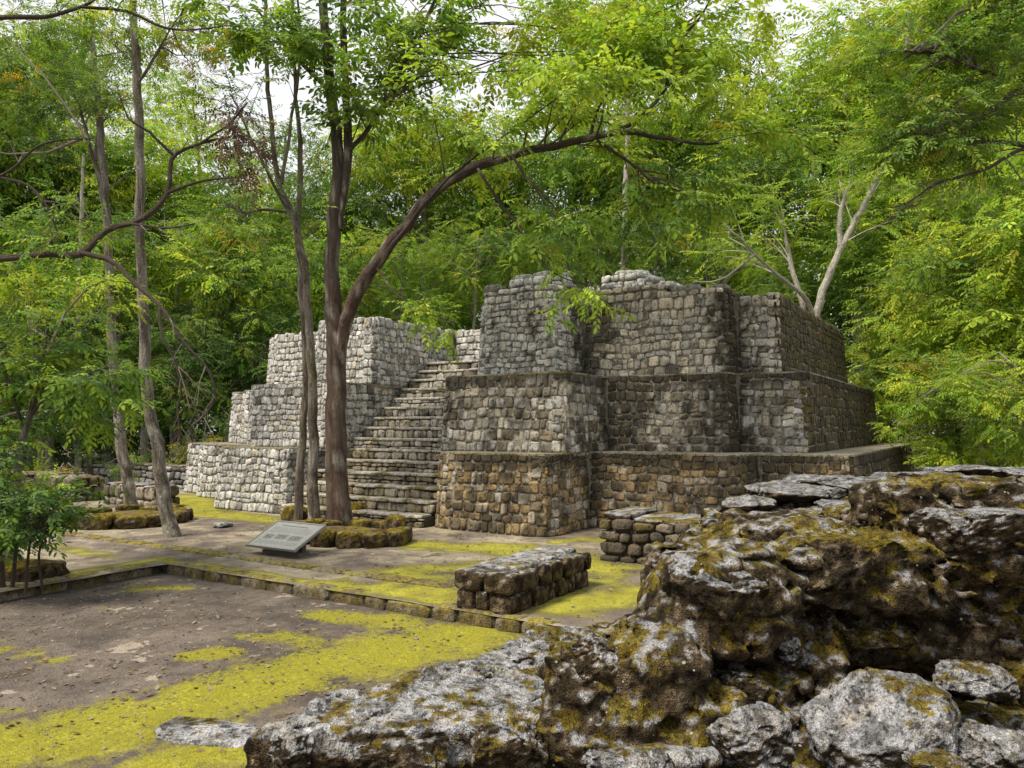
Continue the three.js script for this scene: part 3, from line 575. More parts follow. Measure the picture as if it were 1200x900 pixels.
{ // the tilted information panel
  const c = V3(-8.35, 0, -7.35), T = thing('information_panel', 'low tilted grey information panel in a thin metal frame', 'sign', c), w = 0.95, d = 0.6, tilt = 0.46;
  const cv = document.createElement('canvas'); cv.width = 760; cv.height = 480; const x = cv.getContext('2d'), r = rng(71);
  x.fillStyle = '#8d8f8c'; x.fillRect(0, 0, 760, 480);
  for (let k = 0; k < 700; k++) { x.fillStyle = `rgba(${r() < 0.5 ? '80,76,68' : '170,172,170'},${r.in(0.03, 0.12)})`; x.fillRect(r() * 760, r() * 480, r.in(4, 60), r.in(3, 40)); }
  x.fillStyle = '#43423f'; x.fillRect(150, 60, 430, 14);
  for (let l = 0; l < 9; l++) for (let s = 60; s < 690;) { const q = r.in(10, 46); x.fillRect(s, 100 + l * 13, q, 4); s += q + 8; }
  for (const [a, b, e, f] of [[80, 250, 150, 95], [260, 236, 190, 96], [480, 240, 200, 100]]) { x.fillStyle = '#6e6f6b'; x.fillRect(a, b, e, f); x.fillStyle = '#4a4a46'; for (let k = 0; k < 46; k++) x.fillRect(a + 8 + r() * (e - 30), b + 8 + r() * (f - 26), r.in(5, 24), r.in(3, 15)); }
  x.fillStyle = '#43423f'; for (let l = 0; l < 6; l++) for (let s = 60; s < 690;) { const q = r.in(10, 46); x.fillRect(s, 366 + l * 13, q, 4); s += q + 8; }
  const face = new THREE.CanvasTexture(cv); face.colorSpace = THREE.SRGBColorSpace; face.flipY = true;
  const steel = std({ color: new THREE.Color().setRGB(0.28, 0.28, 0.27), roughness: 0.45, metalness: 0.6 });
  const pose = (g) => g.rotateX(tilt).translate(c.x, 0.25, c.z);
  const board = part(T, 'panel_board', pose(new THREE.BoxGeometry(w, 0.02, d)), std({ color: new THREE.Color().setRGB(0.2, 0.2, 0.19) }));
  part(T, 'printed_sheet', pose(new THREE.PlaneGeometry(w - 0.03, d - 0.03).rotateX(-Math.PI / 2).translate(0, 0.0135, 0)), std({ map: face, roughness: 0.35 }), board);
  for (const [sx, sz, ox, oz] of [[w + 0.03, 0.022, 0, d / 2], [w + 0.03, 0.022, 0, -d / 2], [0.022, d - 0.022, w / 2, 0], [0.022, d - 0.022, -w / 2, 0]]) part(T, 'frame_rail', pose(new THREE.BoxGeometry(sx, 0.034, sz).translate(ox, 0.003, oz)), steel, board);
  for (const s of [-1, 1]) part(T, 'leg', new THREE.BoxGeometry(0.07, 0.3, 0.07).translate(c.x + s * 0.3, 0.07, c.z - 0.02), std({ color: new THREE.Color().setRGB(0.06, 0.055, 0.05) }));
  part(T, 'foot_beam', new THREE.BoxGeometry(0.72, 0.06, 0.2).translate(c.x, 0.02, c.z), std({ color: new THREE.Color().setRGB(0.09, 0.08, 0.065) }));
}

// ---------------------------------------------------------------- the ruined wall in the foreground (modelled in the view frame)
// iso-surface by surface nets over f(x, y, z) < 0 inside
function surfaceNet(lo, hi, cell, column, f) {           // column(x, z): what depends on the plan only
  const n = [0, 1, 2].map((k) => Math.ceil((hi[k] - lo[k]) / cell) + 1), [nx, ny, nz] = n, F = new Float32Array(nx * ny * nz), id = new Int32Array(nx * ny * nz).fill(-1);
  for (let k = 0; k < nz; k++) for (let i = 0; i < nx; i++) { const x = lo[0] + i * cell, z = lo[2] + k * cell, c = column(x, z); for (let j = 0; j < ny; j++) F[(k * ny + j) * nx + i] = f(x, lo[1] + j * cell, z, c); }
  const pos = [], idx = [], off = [0, 1, nx, nx + 1, nx * ny, nx * ny + 1, nx * ny + nx, nx * ny + nx + 1];
  const E = [[0, 1], [2, 3], [4, 5], [6, 7], [0, 2], [1, 3], [4, 6], [5, 7], [0, 4], [1, 5], [2, 6], [3, 7]];
  for (let k = 0; k < nz - 1; k++) for (let j = 0; j < ny - 1; j++) for (let i = 0; i < nx - 1; i++) {
    const o = (k * ny + j) * nx + i; let mask = 0; for (let c = 0; c < 8; c++) if (F[o + off[c]] < 0) mask |= 1 << c;
    if (mask === 0 || mask === 255) continue;
    let x = 0, y = 0, z = 0, m = 0;
    for (const [a, b] of E) { const A = F[o + off[a]], B = F[o + off[b]]; if ((A < 0) === (B < 0)) continue; const t = A / (A - B); x += (a & 1) + t * ((b & 1) - (a & 1)); y += ((a >> 1) & 1) + t * (((b >> 1) & 1) - ((a >> 1) & 1)); z += (a >> 2) + t * ((b >> 2) - (a >> 2)); m++; }
    id[o] = pos.length / 3; pos.push(lo[0] + (i + x / m) * cell, lo[1] + (j + y / m) * cell, lo[2] + (k + z / m) * cell);
  }
  const S = [1, nx, nx * ny];
  for (let k = 1; k < nz - 1; k++) for (let j = 1; j < ny - 1; j++) for (let i = 1; i < nx - 1; i++) {
    const o = (k * ny + j) * nx + i;
    for (let d = 0; d < 3; d++) {
      const A = F[o] < 0, B = F[o + S[d]] < 0; if (A === B) continue;
      const u = S[(d + 1) % 3], v = S[(d + 2) % 3], q = [id[o], id[o - u], id[o - u - v], id[o - v]]; if (q.some((e) => e < 0)) continue;
      if (A) idx.push(q[0], q[1], q[2], q[0], q[2], q[3]); else idx.push(q[0], q[2], q[1], q[0], q[3], q[2]);
    }
  }
  return geoOf(pos, idx);
}
function polyDist(poly, x, z) {                          // signed distance to a polygon in plan
  let d = 1e9, inside = false;
  for (let i = 0, j = poly.length - 1; i < poly.length; j = i++) {
    const [ax, az] = poly[j], [bx, bz] = poly[i], ex = bx - ax, ez = bz - az, t = Math.min(1, Math.max(0, ((x - ax) * ex + (z - az) * ez) / (ex * ex + ez * ez)));
    d = Math.min(d, Math.hypot(x - ax - t * ex, z - az - t * ez));
    if ((az > z) !== (bz > z) && x < (bx - ax) * (z - az) / (bz - az) + ax) inside = !inside;
  }
  return inside ? -d : d;
}
const smin = (a, b, k) => { const h = Math.max(0, k - Math.abs(a - b)) / k; return Math.min(a, b) - h * h * k * 0.25; };
const smax = (a, b, k) => -smin(-a, -b, k);
function roughen(g, seed) {                               // pits, flakes and crumbs in metres, the same at every stone's size
  const p = g.attributes.position, n = g.attributes.normal, s = seed * 3.1;
  for (let i = 0; i < p.count; i++) {
    const x = p.getX(i), y = p.getY(i), z = p.getZ(i), a = fbm(x * 9 + s, y * 13, z * 9, 4), b = N3(x * 26 + s, y * 30, z * 26), c = Math.abs(fbm(x * 5 - s, y * 8, z * 5, 3)), k = 0.02 * a - 0.01 * smooth(0.25, 0.6, b) - 0.014 * (1 - smooth(0, 0.05, c)) + 0.004 * b;
    p.setXYZ(i, x + n.getX(i) * k, y + n.getY(i) * k, z + n.getZ(i) * k);
  }
  g.computeVertexNormals(); return g;
}
function lichenSpots(T, geo, n, seed, keep) {            // small pale lichen rosettes scattered over a rock's surface
  const p = geo.attributes.position, q = geo.attributes.normal, r = rng(seed), out = [], disc = new THREE.CylinderGeometry(1, 1.1, 0.5, 7), P = V3(0, 0, 0), Q = V3(0, 0, 0);
  for (let i = 0; i < n * 8 && out.length < n; i++) { const k = Math.floor(r() * p.count); P.fromBufferAttribute(p, k); Q.fromBufferAttribute(q, k); if (keep(P, Q) && fbm(P.x * 3 + 4, P.y * 3, P.z * 3, 3) + r.in(-0.25, 0.25) > 0) out.push([P.clone(), Q.clone()]); }
  const m = new THREE.InstancedMesh(disc, std({ roughness: 1 }), out.length); m.name = 'lichen_spots'; m.userData.kind = 'stuff';
  out.forEach(([a, b], i) => { const s = 0.002 + 0.006 * Math.pow(r(), 2), g = r.in(0.7, 1.1); qt.setFromUnitVectors(V3(0, 1, 0), b); mtx.compose(a, qt, V3(s * r.in(0.7, 1.4), Math.min(s, 0.004), s)); m.setMatrixAt(i, mtx); m.setColorAt(i, r() < 0.15 ? tint.setRGB(0.26 * g, 0.29 * g, 0.2 * g) : tint.setRGB(0.31 * g, 0.3 * g, 0.27 * g)); });
  T.g.add(m);
}
function viewRock(T, name, parent, px, py, d, hw, hh, depth, seed, o = {}) {   // a stone given by its place in the photo, its distance and its half width and height in pixels
  const c = at(px, py, d), k = d / FOCAL, g = rockGeo([hw * k, hh * k, depth], seed, { detail: 40, block: 0.6, rough: 0.11, cuts: 11, fine: 0.6, ...o });
  roughen(g, seed);
  if (o.turn) g.rotateZ(o.turn); if (o.yaw) g.rotateY(o.yaw);
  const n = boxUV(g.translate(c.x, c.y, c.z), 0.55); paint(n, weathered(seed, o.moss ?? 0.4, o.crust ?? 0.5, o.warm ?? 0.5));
  return part(T, name, n, M.rock, parent);
}
{
  // low ledge: bedded limestone, its top a quarter of a metre above the courtyard
  const T = thing('limestone_ledge', 'broad flat grey limestone ledge with dark mossy broken front', 'ledge', V3(0, LOW, -4.4), true);
  const poly = [[-1.3, -3.86], [-0.95, -4.3], [-0.35, -4.85], [0.2, -5.62], [0.95, -5.75], [1.7, -4.6], [1.2, -3.5], [0.5, -3.45], [0.2, -3.7], [-0.4, -3.78], [-0.9, -3.72]];
  const f = (x, y, z, [top, side]) => {
    let d = smax(side, y - top, 0.07);
    if (Math.abs(d) < 0.17) {
      const w = y + 0.12 * N3(x * 1.3, 3, z * 1.3) + 0.05 * x;
      d += 0.10 * fbm(x * 1.6, y * 3.2, z * 1.6, 3) + 0.022 * fbm(x * 9, y * 16, z * 9, 3) + 0.018 * Math.sin(w * 40) * smooth(-0.12, 0.02, side) - 0.016 * Math.abs(N3(x * 8, y * 14, z * 8));
      const crack = Math.abs(fbm(x * 1.5 + 4, y * 0.6, z * 1.5 + 1.5, 3)); d += 0.045 * (1 - smooth(0.0, 0.025, crack));
      const crack2 = Math.abs(fbm(x * 0.9 + 9, y * 0.5, z * 3.4, 3)); d += 0.03 * (1 - smooth(0.0, 0.03, crack2));
    }
    return d;
  };
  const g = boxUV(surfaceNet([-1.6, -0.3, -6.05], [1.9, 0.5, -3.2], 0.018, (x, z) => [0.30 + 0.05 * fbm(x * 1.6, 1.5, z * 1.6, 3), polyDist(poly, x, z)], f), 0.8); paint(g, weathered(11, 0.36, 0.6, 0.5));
  const body = part(T, 'ledge_body', g, M.rock);
  for (const [px, py, d, hw, hh, dp, o] of [[345, 882, 3.75, 30, 20, 0.12, { moss: 0.2, crust: 0.55 }], [470, 885, 3.68, 55, 22, 0.14, { moss: 0.4, crust: 0.2 }], [590, 880, 3.62, 50, 26, 0.14, { moss: 0.5, crust: 0.25 }]]) viewRock(T, 'stone', body, px, py, d, hw, hh, dp, px, { block: 0.6, ...o });
}
{
  const T = thing('ruined_wall', 'big crumbling rubble wall of mossy dark rocks with grey tops', 'wall', V3(2.2, 0.2, -5), true);
  const poly = [[0.3, -4.2], [0.42, -3.86], [0.95, -4.0], [1.3, -4.3], [2.0, -4.55], [3.6, -4.75], [5.2, -5.0], [5.2, -8], [2.7, -8.0], [1.75, -6.4]];
  const floor = [[0.3, -3.75], [0.35, -2.2], [5.2, -2.2], [5.2, -5.2], [1.2, -4.8]];
  const column = (x, z) => [0.66 + 0.3 * smooth(0.72, 0.92, x) + 0.14 * Math.min(1.6, Math.max(0, x - 0.9)) + 0.06 * fbm(x * 1.8, 7, z * 1.8, 3), polyDist(poly, x, z), polyDist(floor, x, z), 0.24 + 0.05 * fbm(x * 2, 2.2, z * 2, 3)];
  const lumps = [[705, 812, 3.95, 66, 64, 0.3], [760, 790, 4.05, 60, 62, 0.34], [845, 705, 4.25, 72, 60, 0.36], [985, 672, 4.4, 112, 42, 0.36], [1085, 690, 4.55, 80, 40, 0.3], [1160, 735, 4.55, 76, 40, 0.3], [1195, 770, 4.5, 60, 34, 0.3], [873, 820, 4.1, 48, 30, 0.24], [935, 795, 4.25, 44, 34, 0.24], [1020, 745, 4.5, 90, 24, 0.26], [890, 745, 4.35, 56, 34, 0.28], [800, 845, 3.85, 60, 26, 0.24], [1090, 780, 4.55, 60, 20, 0.2], [920, 632, 4.95, 62, 28, 0.36], [1110, 600, 4.8, 90, 40, 0.4], [1165, 640, 4.5, 96, 44, 0.4], [690, 868, 3.78, 46, 28, 0.22], [1250, 700, 4.6, 90, 70, 0.4]].map(([px, py, d, hw, hh, dp]) => { const c = at(px, py, d), k = d / FOCAL; return [c.x, c.y, c.z, hw * k, hh * k, dp]; });
  const f = (x, y, z, [top, wall, foot, low]) => {
    const under = 0.05 * smooth(0.62, 0.5, y) * smooth(0.15, 0.3, y) + 0.10 * Math.max(0, 0.9 - y);
    let d = smax(wall + under, y - top, 0.1);
    d = smin(d, smax(foot, y - low, 0.06), 0.12);
    for (const [cx, cy, cz, rx, ry, rz] of lumps) { const ax = Math.abs(x - cx) / rx, ay = Math.abs(y - cy) / ry, az = Math.abs(z - cz) / rz; if (ax < 1.8 && ay < 1.8 && az < 1.8) d = smin(d, (Math.pow(ax ** 3 + ay ** 3 + az ** 3, 1 / 3) - 1) * Math.min(rx, ry, rz), 0.07); }
    if (Math.abs(d) < 0.26) {
      d += 0.12 * fbm(x * 2.3 + 5, y * 3.6, z * 2.3, 4) - 0.045 * Math.abs(N3(x * 4.2 + 3, y * 6.5, z * 4.2)) - 0.035 * Math.abs(N3(x * 9, y * 14, z * 9)) + 0.05 * fbm(x * 13, y * 17, z * 13, 3) + 0.015;
      const crack = Math.abs(fbm(x * 1.4 + 2, y * 2.6, z * 1.4 + 3.5, 3)); d += 0.055 * (1 - smooth(0.0, 0.05, crack)) * smooth(0.25, 0.4, y);
    }
    return d;
  };
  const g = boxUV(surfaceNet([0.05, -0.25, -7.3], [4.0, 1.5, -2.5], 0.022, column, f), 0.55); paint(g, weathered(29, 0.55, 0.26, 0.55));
  const body = part(T, 'rubble_core', g, M.rock);
  lichenSpots(T, g, 700, 66, (P, N) => N.z > -0.2 && P.z + T.b.z > -5.6);
  const stones = [
    [845, 694, 4.1, 66, 46, 0.28, { block: 0.7, crust: 0.42, moss: 0.3, turn: -0.12, warm: 0.6 }], [1100, 588, 4.75, 74, 36, 0.34, { block: 0.4, crust: 0.2, moss: 0.88 }],
    [1165, 622, 4.3, 84, 36, 0.34, { block: 0.5, crust: 0.5, moss: 0.25, turn: 0.06, strata: 0.02 }], [985, 662, 4.25, 96, 34, 0.3, { block: 0.6, crust: 0.05, moss: 0.6, turn: 0.08 }],
    [1150, 728, 4.36, 52, 26, 0.16, { crust: 0.15, moss: 0.35, warm: 1 }], [873, 812, 3.93, 34, 22, 0.12, { crust: 0.3, warm: 0.9, moss: 0.3 }], [818, 803, 3.9, 20, 13, 0.08, { warm: 0.9, crust: 0.4 }],
    [924, 765, 4.04, 13, 18, 0.07, { crust: 0.85, warm: 1, moss: 0.1 }], [700, 770, 3.84, 34, 26, 0.14, { crust: 0.4, moss: 0.3 }], [752, 800, 3.8, 28, 34, 0.12, { crust: 0.3, moss: 0.4, warm: 0.6 }], [1010, 750, 4.28, 58, 13, 0.12, { moss: 0.62, crust: 0.1 }],
  ];
  stones.forEach(([px, py, d, hw, hh, dp, o], k) => viewRock(T, 'stone', body, px, py, d, hw, hh, dp, 40 + k * 1.7, { ...o, yaw: (k % 5 - 2) * 0.12 }));
  // flat bedded stones that remain of the wall's further courses
  const courses = [[872, 592, 6.1, 34, 13, 0.32], [945, 580, 6.2, 52, 11, 0.36], [1010, 571, 6.4, 60, 10, 0.36], [862, 622, 6.0, 22, 20, 0.26], [905, 612, 5.9, 26, 14, 0.3], [960, 604, 5.7, 46, 9, 0.3], [1005, 596, 5.75, 46, 9, 0.3], [1000, 613, 5.4, 44, 9, 0.26], [1075, 560, 6.5, 50, 9, 0.34], [1140, 553, 6.6, 60, 8, 0.36], [1195, 556, 6.3, 40, 9, 0.34], [905, 571, 6.6, 30, 8, 0.3], [960, 563, 6.7, 46, 7, 0.3]];
  courses.forEach(([px, py, d, hw, hh, dp], k) => viewRock(T, 'flat_stone', body, px, py, d, hw, hh, dp, 90 + k * 2.3, { block: 0.8, crust: 0.72, moss: 0.22, rough: 0.09, detail: 16, strata: 0.015, yaw: -0.2, turn: 0.04 * ((k % 3) - 1) }));
  // boulders lying at its foot
  const lie = [[1042, 855, 3.45, 94, 56, 0.3, 'big rounded grey lichen boulder at the foot of the crumbling wall'], [878, 868, 3.35, 48, 40, 0.16, 'small pale lichen rock beside the big rounded boulder'], [742, 896, 3.3, 52, 16, 0.14, 'flat pale stone lying under the lower left lump of the wall'], [1135, 797, 4.0, 46, 18, 0.16, 'oblong grey stone on moss behind the big rounded boulder'], [1172, 885, 3.2, 66, 32, 0.2, 'jagged pale rock in moss right of the big rounded boulder'], [1095, 895, 3.05, 30, 10, 0.1, 'thin pale slab in front of the big rounded boulder']];
  lie.forEach(([px, py, d, hw, hh, dp, lab], k) => {
    const c = at(px, py, d), s = d / FOCAL, m = new THREE.Mesh(boxUV(roughen(rockGeo([hw * s, hh * s, dp], 140 + k * 3.1, { detail: 44, block: k ? 0.4 : 0.28, rough: k ? 0.12 : 0.09, freq: 2, cuts: k ? 7 : 3, fine: 0.5 }), k), 0.55), M.rock);
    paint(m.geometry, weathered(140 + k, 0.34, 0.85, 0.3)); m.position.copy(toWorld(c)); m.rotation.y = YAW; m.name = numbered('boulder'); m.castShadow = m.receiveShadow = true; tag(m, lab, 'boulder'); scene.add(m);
  });
}
{ // pale flat stone set in the courtyard's moss
  const c = gw(255, 862, LOW), m = new THREE.Mesh(boxUV(rockGeo([0.42, 0.05, 0.16], 8.8, { detail: 16, block: 0.5, rough: 0.14 }), UVM), M.rock); paint(m.geometry, weathered(8, 0.2, 1.0, 0.3));
  m.position.set(c.x, LOW + 0.0, c.z); m.rotation.y = -0.25 + YAW; m.name = numbered('flat_stone'); tag(m, 'pale flat stone sunk in bright moss left of the limestone ledge', 'stone'); scene.add(m);
}

// ---------------------------------------------------------------- vegetation
// a tapered limb through points (view frame) with radii
function limbGeo(pts, rad, seg = 8, step = 0.25) {
  const c = new THREE.CatmullRomCurve3(pts, false, 'centripetal'), L = c.getLength(), n = Math.max(2, Math.min(60, Math.round(L / step))), pos = [], uv = [], idx = [];
  const P = c.getPoints(n), up = V3(0.31, 0.17, 0.93); let side = null, len = 0;
  for (let i = 1; i < n; i++) { const q = P[i], w = Math.min(0.05, 0.012 + rad[0] * 0.35); q.add(V3(w * N3(q.x * 2.3, q.y * 2.3, q.z * 2.3 + 5), w * N3(q.x * 2.3 + 9, q.y * 2.3, q.z * 2.3), w * N3(q.x * 2.3, q.y * 2.3 + 9, q.z * 2.3))); }
  for (let i = 0; i <= n; i++) {
    const t = P[Math.min(n, i + 1)].clone().sub(P[Math.max(0, i - 1)]).normalize(), u = i / n * (rad.length - 1), k = Math.min(rad.length - 2, Math.floor(u)), r0 = rad.length > 1 ? rad[k] + (rad[k + 1] - rad[k]) * (u - k) : rad[0];
    side = (side ?? up.clone().cross(t)).addScaledVector(t, -side?.dot(t) || 0).normalize(); const bi = t.clone().cross(side);
    if (i) len += P[i].distanceTo(P[i - 1]);
    for (let s = 0; s <= seg; s++) {
      const a = s / seg * Math.PI * 2, wob = seg > 5 ? 1 + 0.14 * N3(Math.cos(a) * 1.3 + pts[0].x * 3, len * 1.7, Math.sin(a) * 1.3) : 1, r = r0 * wob;
      pos.push(P[i].x + (side.x * Math.cos(a) + bi.x * Math.sin(a)) * r, P[i].y + (side.y * Math.cos(a) + bi.y * Math.sin(a)) * r, P[i].z + (side.z * Math.cos(a) + bi.z * Math.sin(a)) * r);
      uv.push(s / seg * Math.max(1, Math.round(rad[0] * 8)), len / 0.9);
    }
  }
  for (let i = 0; i < n; i++) for (let s = 0; s < seg; s++) { const a = i * (seg + 1) + s, b = a + seg + 1; idx.push(a, a + 1, b, a + 1, b + 1, b); }
  return geoOf(pos, idx, null, uv);
}
const pathOf = (l) => ({ pts: l.map(([px, py, d]) => at(px, py, d)), rad: l.map(([, , d, w]) => w * d / FOCAL / 2) });
// a spray: a twig with pointed, folded leaves, about 0.5 m long before scaling
function sprayGeo(seed, { leaves = 11, len = 0.115, wide = 0.4, droop = 0.35, length = 0.5 } = {}) {
  const r = rng(seed), pos = [], idx = [], nor = [];
  const tri = (a, b, c) => idx.push(a, b, c);
  const v = (p) => { pos.push(p.x, p.y, p.z); return pos.length / 3 - 1; };
  for (let i = 0; i < leaves; i++) {
    const t = (i + 0.6) / leaves, sd = i % 2 ? 1 : -1, root = V3(t * length, -droop * t * t * length * 0.5, 0), ang = (i === leaves - 1 ? 0 : sd * r.in(0.6, 1.15));
    const dir = V3(Math.cos(ang), r.in(-0.55, 0.15) - droop * 0.5, Math.sin(ang)).normalize(), sideV = V3(-dir.z, r.in(-0.35, 0.35), dir.x).normalize(), nrm = sideV.clone().cross(dir).normalize();
    if (nrm.y < 0) nrm.negate();
    const L = len * r.in(0.7, 1.25), w = L * wide * r.in(0.85, 1.15) * 0.5, q = (f, s, dn) => root.clone().addScaledVector(dir, L * f + 0.012).addScaledVector(sideV, w * s).addScaledVector(nrm, dn * L);
    const a = v(q(0, 0, 0)), b = v(q(0.35, -1, 0.06)), c = v(q(0.35, 1, 0.06)), m = v(q(0.45, 0, -0.02)), e = v(q(0.75, -0.72, 0)), f = v(q(0.75, 0.72, 0)), g = v(q(1.08, 0, -0.14));
    tri(a, b, m); tri(a, m, c); tri(b, e, m); tri(m, f, c); tri(e, g, m); tri(m, g, f);
  }
  const A = V3(0, 0, 0), B = V3(length, -droop * length * 0.5, 0), w = 0.0035; const s = [[w, 0], [-w, w], [-w, -w]];
  const o = s.map(([y, z]) => v(V3(A.x, A.y + y, A.z + z))), e = s.map(([y, z]) => v(V3(B.x, B.y + y * 0.3, B.z + z * 0.3)));
  for (let k = 0; k < 3; k++) { const l = (k + 1) % 3; tri(o[k], e[k], e[l]); tri(o[k], e[l], o[l]); }
  return geoOf(pos, idx, pos.map(() => 1));
}
const SPRAY = {
  broad: [1, 2, 3].map((k) => sprayGeo(k, { leaves: 10, len: 0.125, wide: 0.45 })),
  fine: [4, 5, 6].map((k) => sprayGeo(k, { leaves: 17, len: 0.085, wide: 0.42, length: 0.55 })),
  long: [7, 8, 9].map((k) => sprayGeo(k, { leaves: 12, len: 0.16, wide: 0.3, droop: 0.6 })),
};
// a bunch: sprays spread through a flattened ball of radius 1; leaf tones vary from spray to spray
function bunchGeo(seed, kind, n, size) {
  const r = rng(seed), l = [];
  for (let i = 0; i < n; i++) {
    const g = r.pick(SPRAY[kind]).clone(), e = anyDir(r), q = Math.pow(r(), 0.5), f = V3(e.x, e.y * 0.5 - r.in(-0.1, 0.25), e.z).normalize(), sd = V3(-f.z, 0, f.x).normalize(), u = sd.clone().cross(f); if (u.y < 0) u.negate();
    const s = size * r.in(0.75, 1.25), m = new THREE.Matrix4().makeBasis(f.clone().multiplyScalar(s), u.clone().multiplyScalar(s), f.clone().cross(u).multiplyScalar(s)).multiply(new THREE.Matrix4().makeRotationX(r.in(-0.6, 0.6))); m.setPosition(e.x * q, e.y * 0.5 * q, e.z * q);
    g.applyMatrix4(m); const v = r.in(0.65, 1.3), w = r.in(0.85, 1.25), c = g.attributes.color; for (let k = 0; k < c.count; k++) c.setXYZ(k, v * w, v, v * 0.9); l.push(g);
  }
  return mergeGeometries(l);
}
const anyDir = (r) => { const z = r.in(-1, 1), t = r() * Math.PI * 2, q = Math.sqrt(1 - z * z); return V3(q * Math.cos(t), z, q * Math.sin(t)); };
SPRAY.mix = [...SPRAY.broad, ...SPRAY.fine, ...SPRAY.long];
const BUNCH = { near: {}, far: {} };
for (const k of ['broad', 'fine', 'mix']) { BUNCH.near[k] = [1, 2, 3, 4].map((i) => bunchGeo(i * 7, k, 14, 1.7)); BUNCH.far[k] = [1, 2, 3, 4, 5].map((i) => bunchGeo(i * 11, k, 36, 1.0)); }
const HUE = {                                            // leaf colours (linear), from old to young growth
  bright: [[0.26, 0.40, 0.022], [0.35, 0.48, 0.028], [0.44, 0.55, 0.035], [0.19, 0.33, 0.02]],
  mid: [[0.14, 0.265, 0.018], [0.21, 0.34, 0.02], [0.29, 0.42, 0.026], [0.095, 0.20, 0.016]],
  deep: [[0.065, 0.145, 0.015], [0.10, 0.20, 0.017], [0.145, 0.25, 0.02], [0.045, 0.11, 0.013]],
  yellow: [[0.35, 0.33, 0.02], [0.27, 0.33, 0.02], [0.42, 0.33, 0.02]],
};
const XA = V3(1, 0, 0);
// spots: { p, dir, s, c } -> one InstancedMesh of sprays per shape (the crown's foliage), as children of the tree
function foliage(T, name, kind, spots, r, parent = T.g) {
  const shapes = SPRAY[kind].slice(0, Math.max(1, Math.min(3, Math.floor(spots.length / 20)))), by = shapes.map(() => []); spots.forEach((s) => by[Math.floor(r() * shapes.length)].push(s));
  by.forEach((l, k) => {
    if (!l.length) return;
    const m = new THREE.InstancedMesh(shapes[k], leafMat, l.length); m.name = name; m.castShadow = m.receiveShadow = true; m.userData.kind = 'stuff';
    l.forEach((s, i) => {
      const f = s.dir.clone().normalize(), sd = V3(-f.z, 0, f.x).normalize(); if (!(sd.lengthSq() > 0.1)) sd.set(0, 0, 1);
      const u = sd.clone().cross(f).multiplyScalar(1); if (u.y < 0) u.negate(); const zz = f.clone().cross(u);
      mtx.makeBasis(f.multiplyScalar(s.s), u.multiplyScalar(s.s), zz.multiplyScalar(s.s)); 
      const roll = new THREE.Matrix4().makeRotationX(r.in(-0.6, 0.6)); mtx.multiply(roll); mtx.setPosition(s.p.x - T.b.x, s.p.y - T.b.y, s.p.z - T.b.z);
      m.setMatrixAt(i, mtx); m.setColorAt(i, tint.setRGB(...s.c));
    });
    parent.add(m);
  });
}
function leafTone(r, hue) { const l = HUE[hue], c = r() < 0.012 ? r.pick(HUE.yellow) : r.pick(l), v = r.in(0.8, 1.25); return [c[0] * v, c[1] * v, c[2] * v]; }
// side branches and twigs grown from a limb; leafy ends are added to spots
function grow(path, o, r, tubes, spots, level = 0) {
  const c = new THREE.CatmullRomCurve3(path.pts, false, 'centripetal'), n = o.count[level] ?? 0;
  for (let k = 0; k < n; k++) {
    const t = r.in(o.from?.[level] ?? 0.2, 1), p = c.getPoint(t), tan = c.getTangent(t), rr = path.rad[Math.min(path.rad.length - 1, Math.floor(t * path.rad.length))];
    const d = anyDir(r); d.y = d.y * 0.6 + (o.up ?? 0.25); d.addScaledVector(tan, 0.8).normalize();
    const L = (o.len[level] ?? 0.6) * r.in(0.5, 1.2), bend = anyDir(r).multiplyScalar(0.35), pts = [p], m = 4;
    for (let i = 1; i <= m; i++) { const f = i / m; pts.push(p.clone().addScaledVector(d, L * f).addScaledVector(bend, L * f * f * 0.6).add(V3(0, -(o.droop ?? 0.1) * L * f * f, 0))); }
    const w = Math.min(rr * 0.65, (o.w?.[level] ?? 0.02) * r.in(0.7, 1.2)), child = { pts, rad: [w, w * 0.7, w * 0.4, Math.max(0.002, w * 0.2)] };
    tubes.push(limbGeo(child.pts, child.rad, level ? 4 : 6, level ? 0.3 : 0.22));
    if (level + 1 < o.count.length) grow(child, o, r, tubes, spots, level + 1);
    if (level >= o.count.length - 1 - (o.leafLevels ?? 0) && o.leaves) {
      const cc = new THREE.CatmullRomCurve3(pts); const q = Math.max(1, Math.round(o.leaves * r.in(0.6, 1.3)));
      for (let i = 0; i < q; i++) { const f = r.in(0.25, 1), e = cc.getTangent(f).addScaledVector(anyDir(r), 0.9); e.y = e.y * 0.5 - 0.1; spots.push({ p: cc.getPoint(f), dir: e, s: (o.size ?? 1) * r.in(0.75, 1.2), c: leafTone(r, o.hue) }); }
    }
  }
}
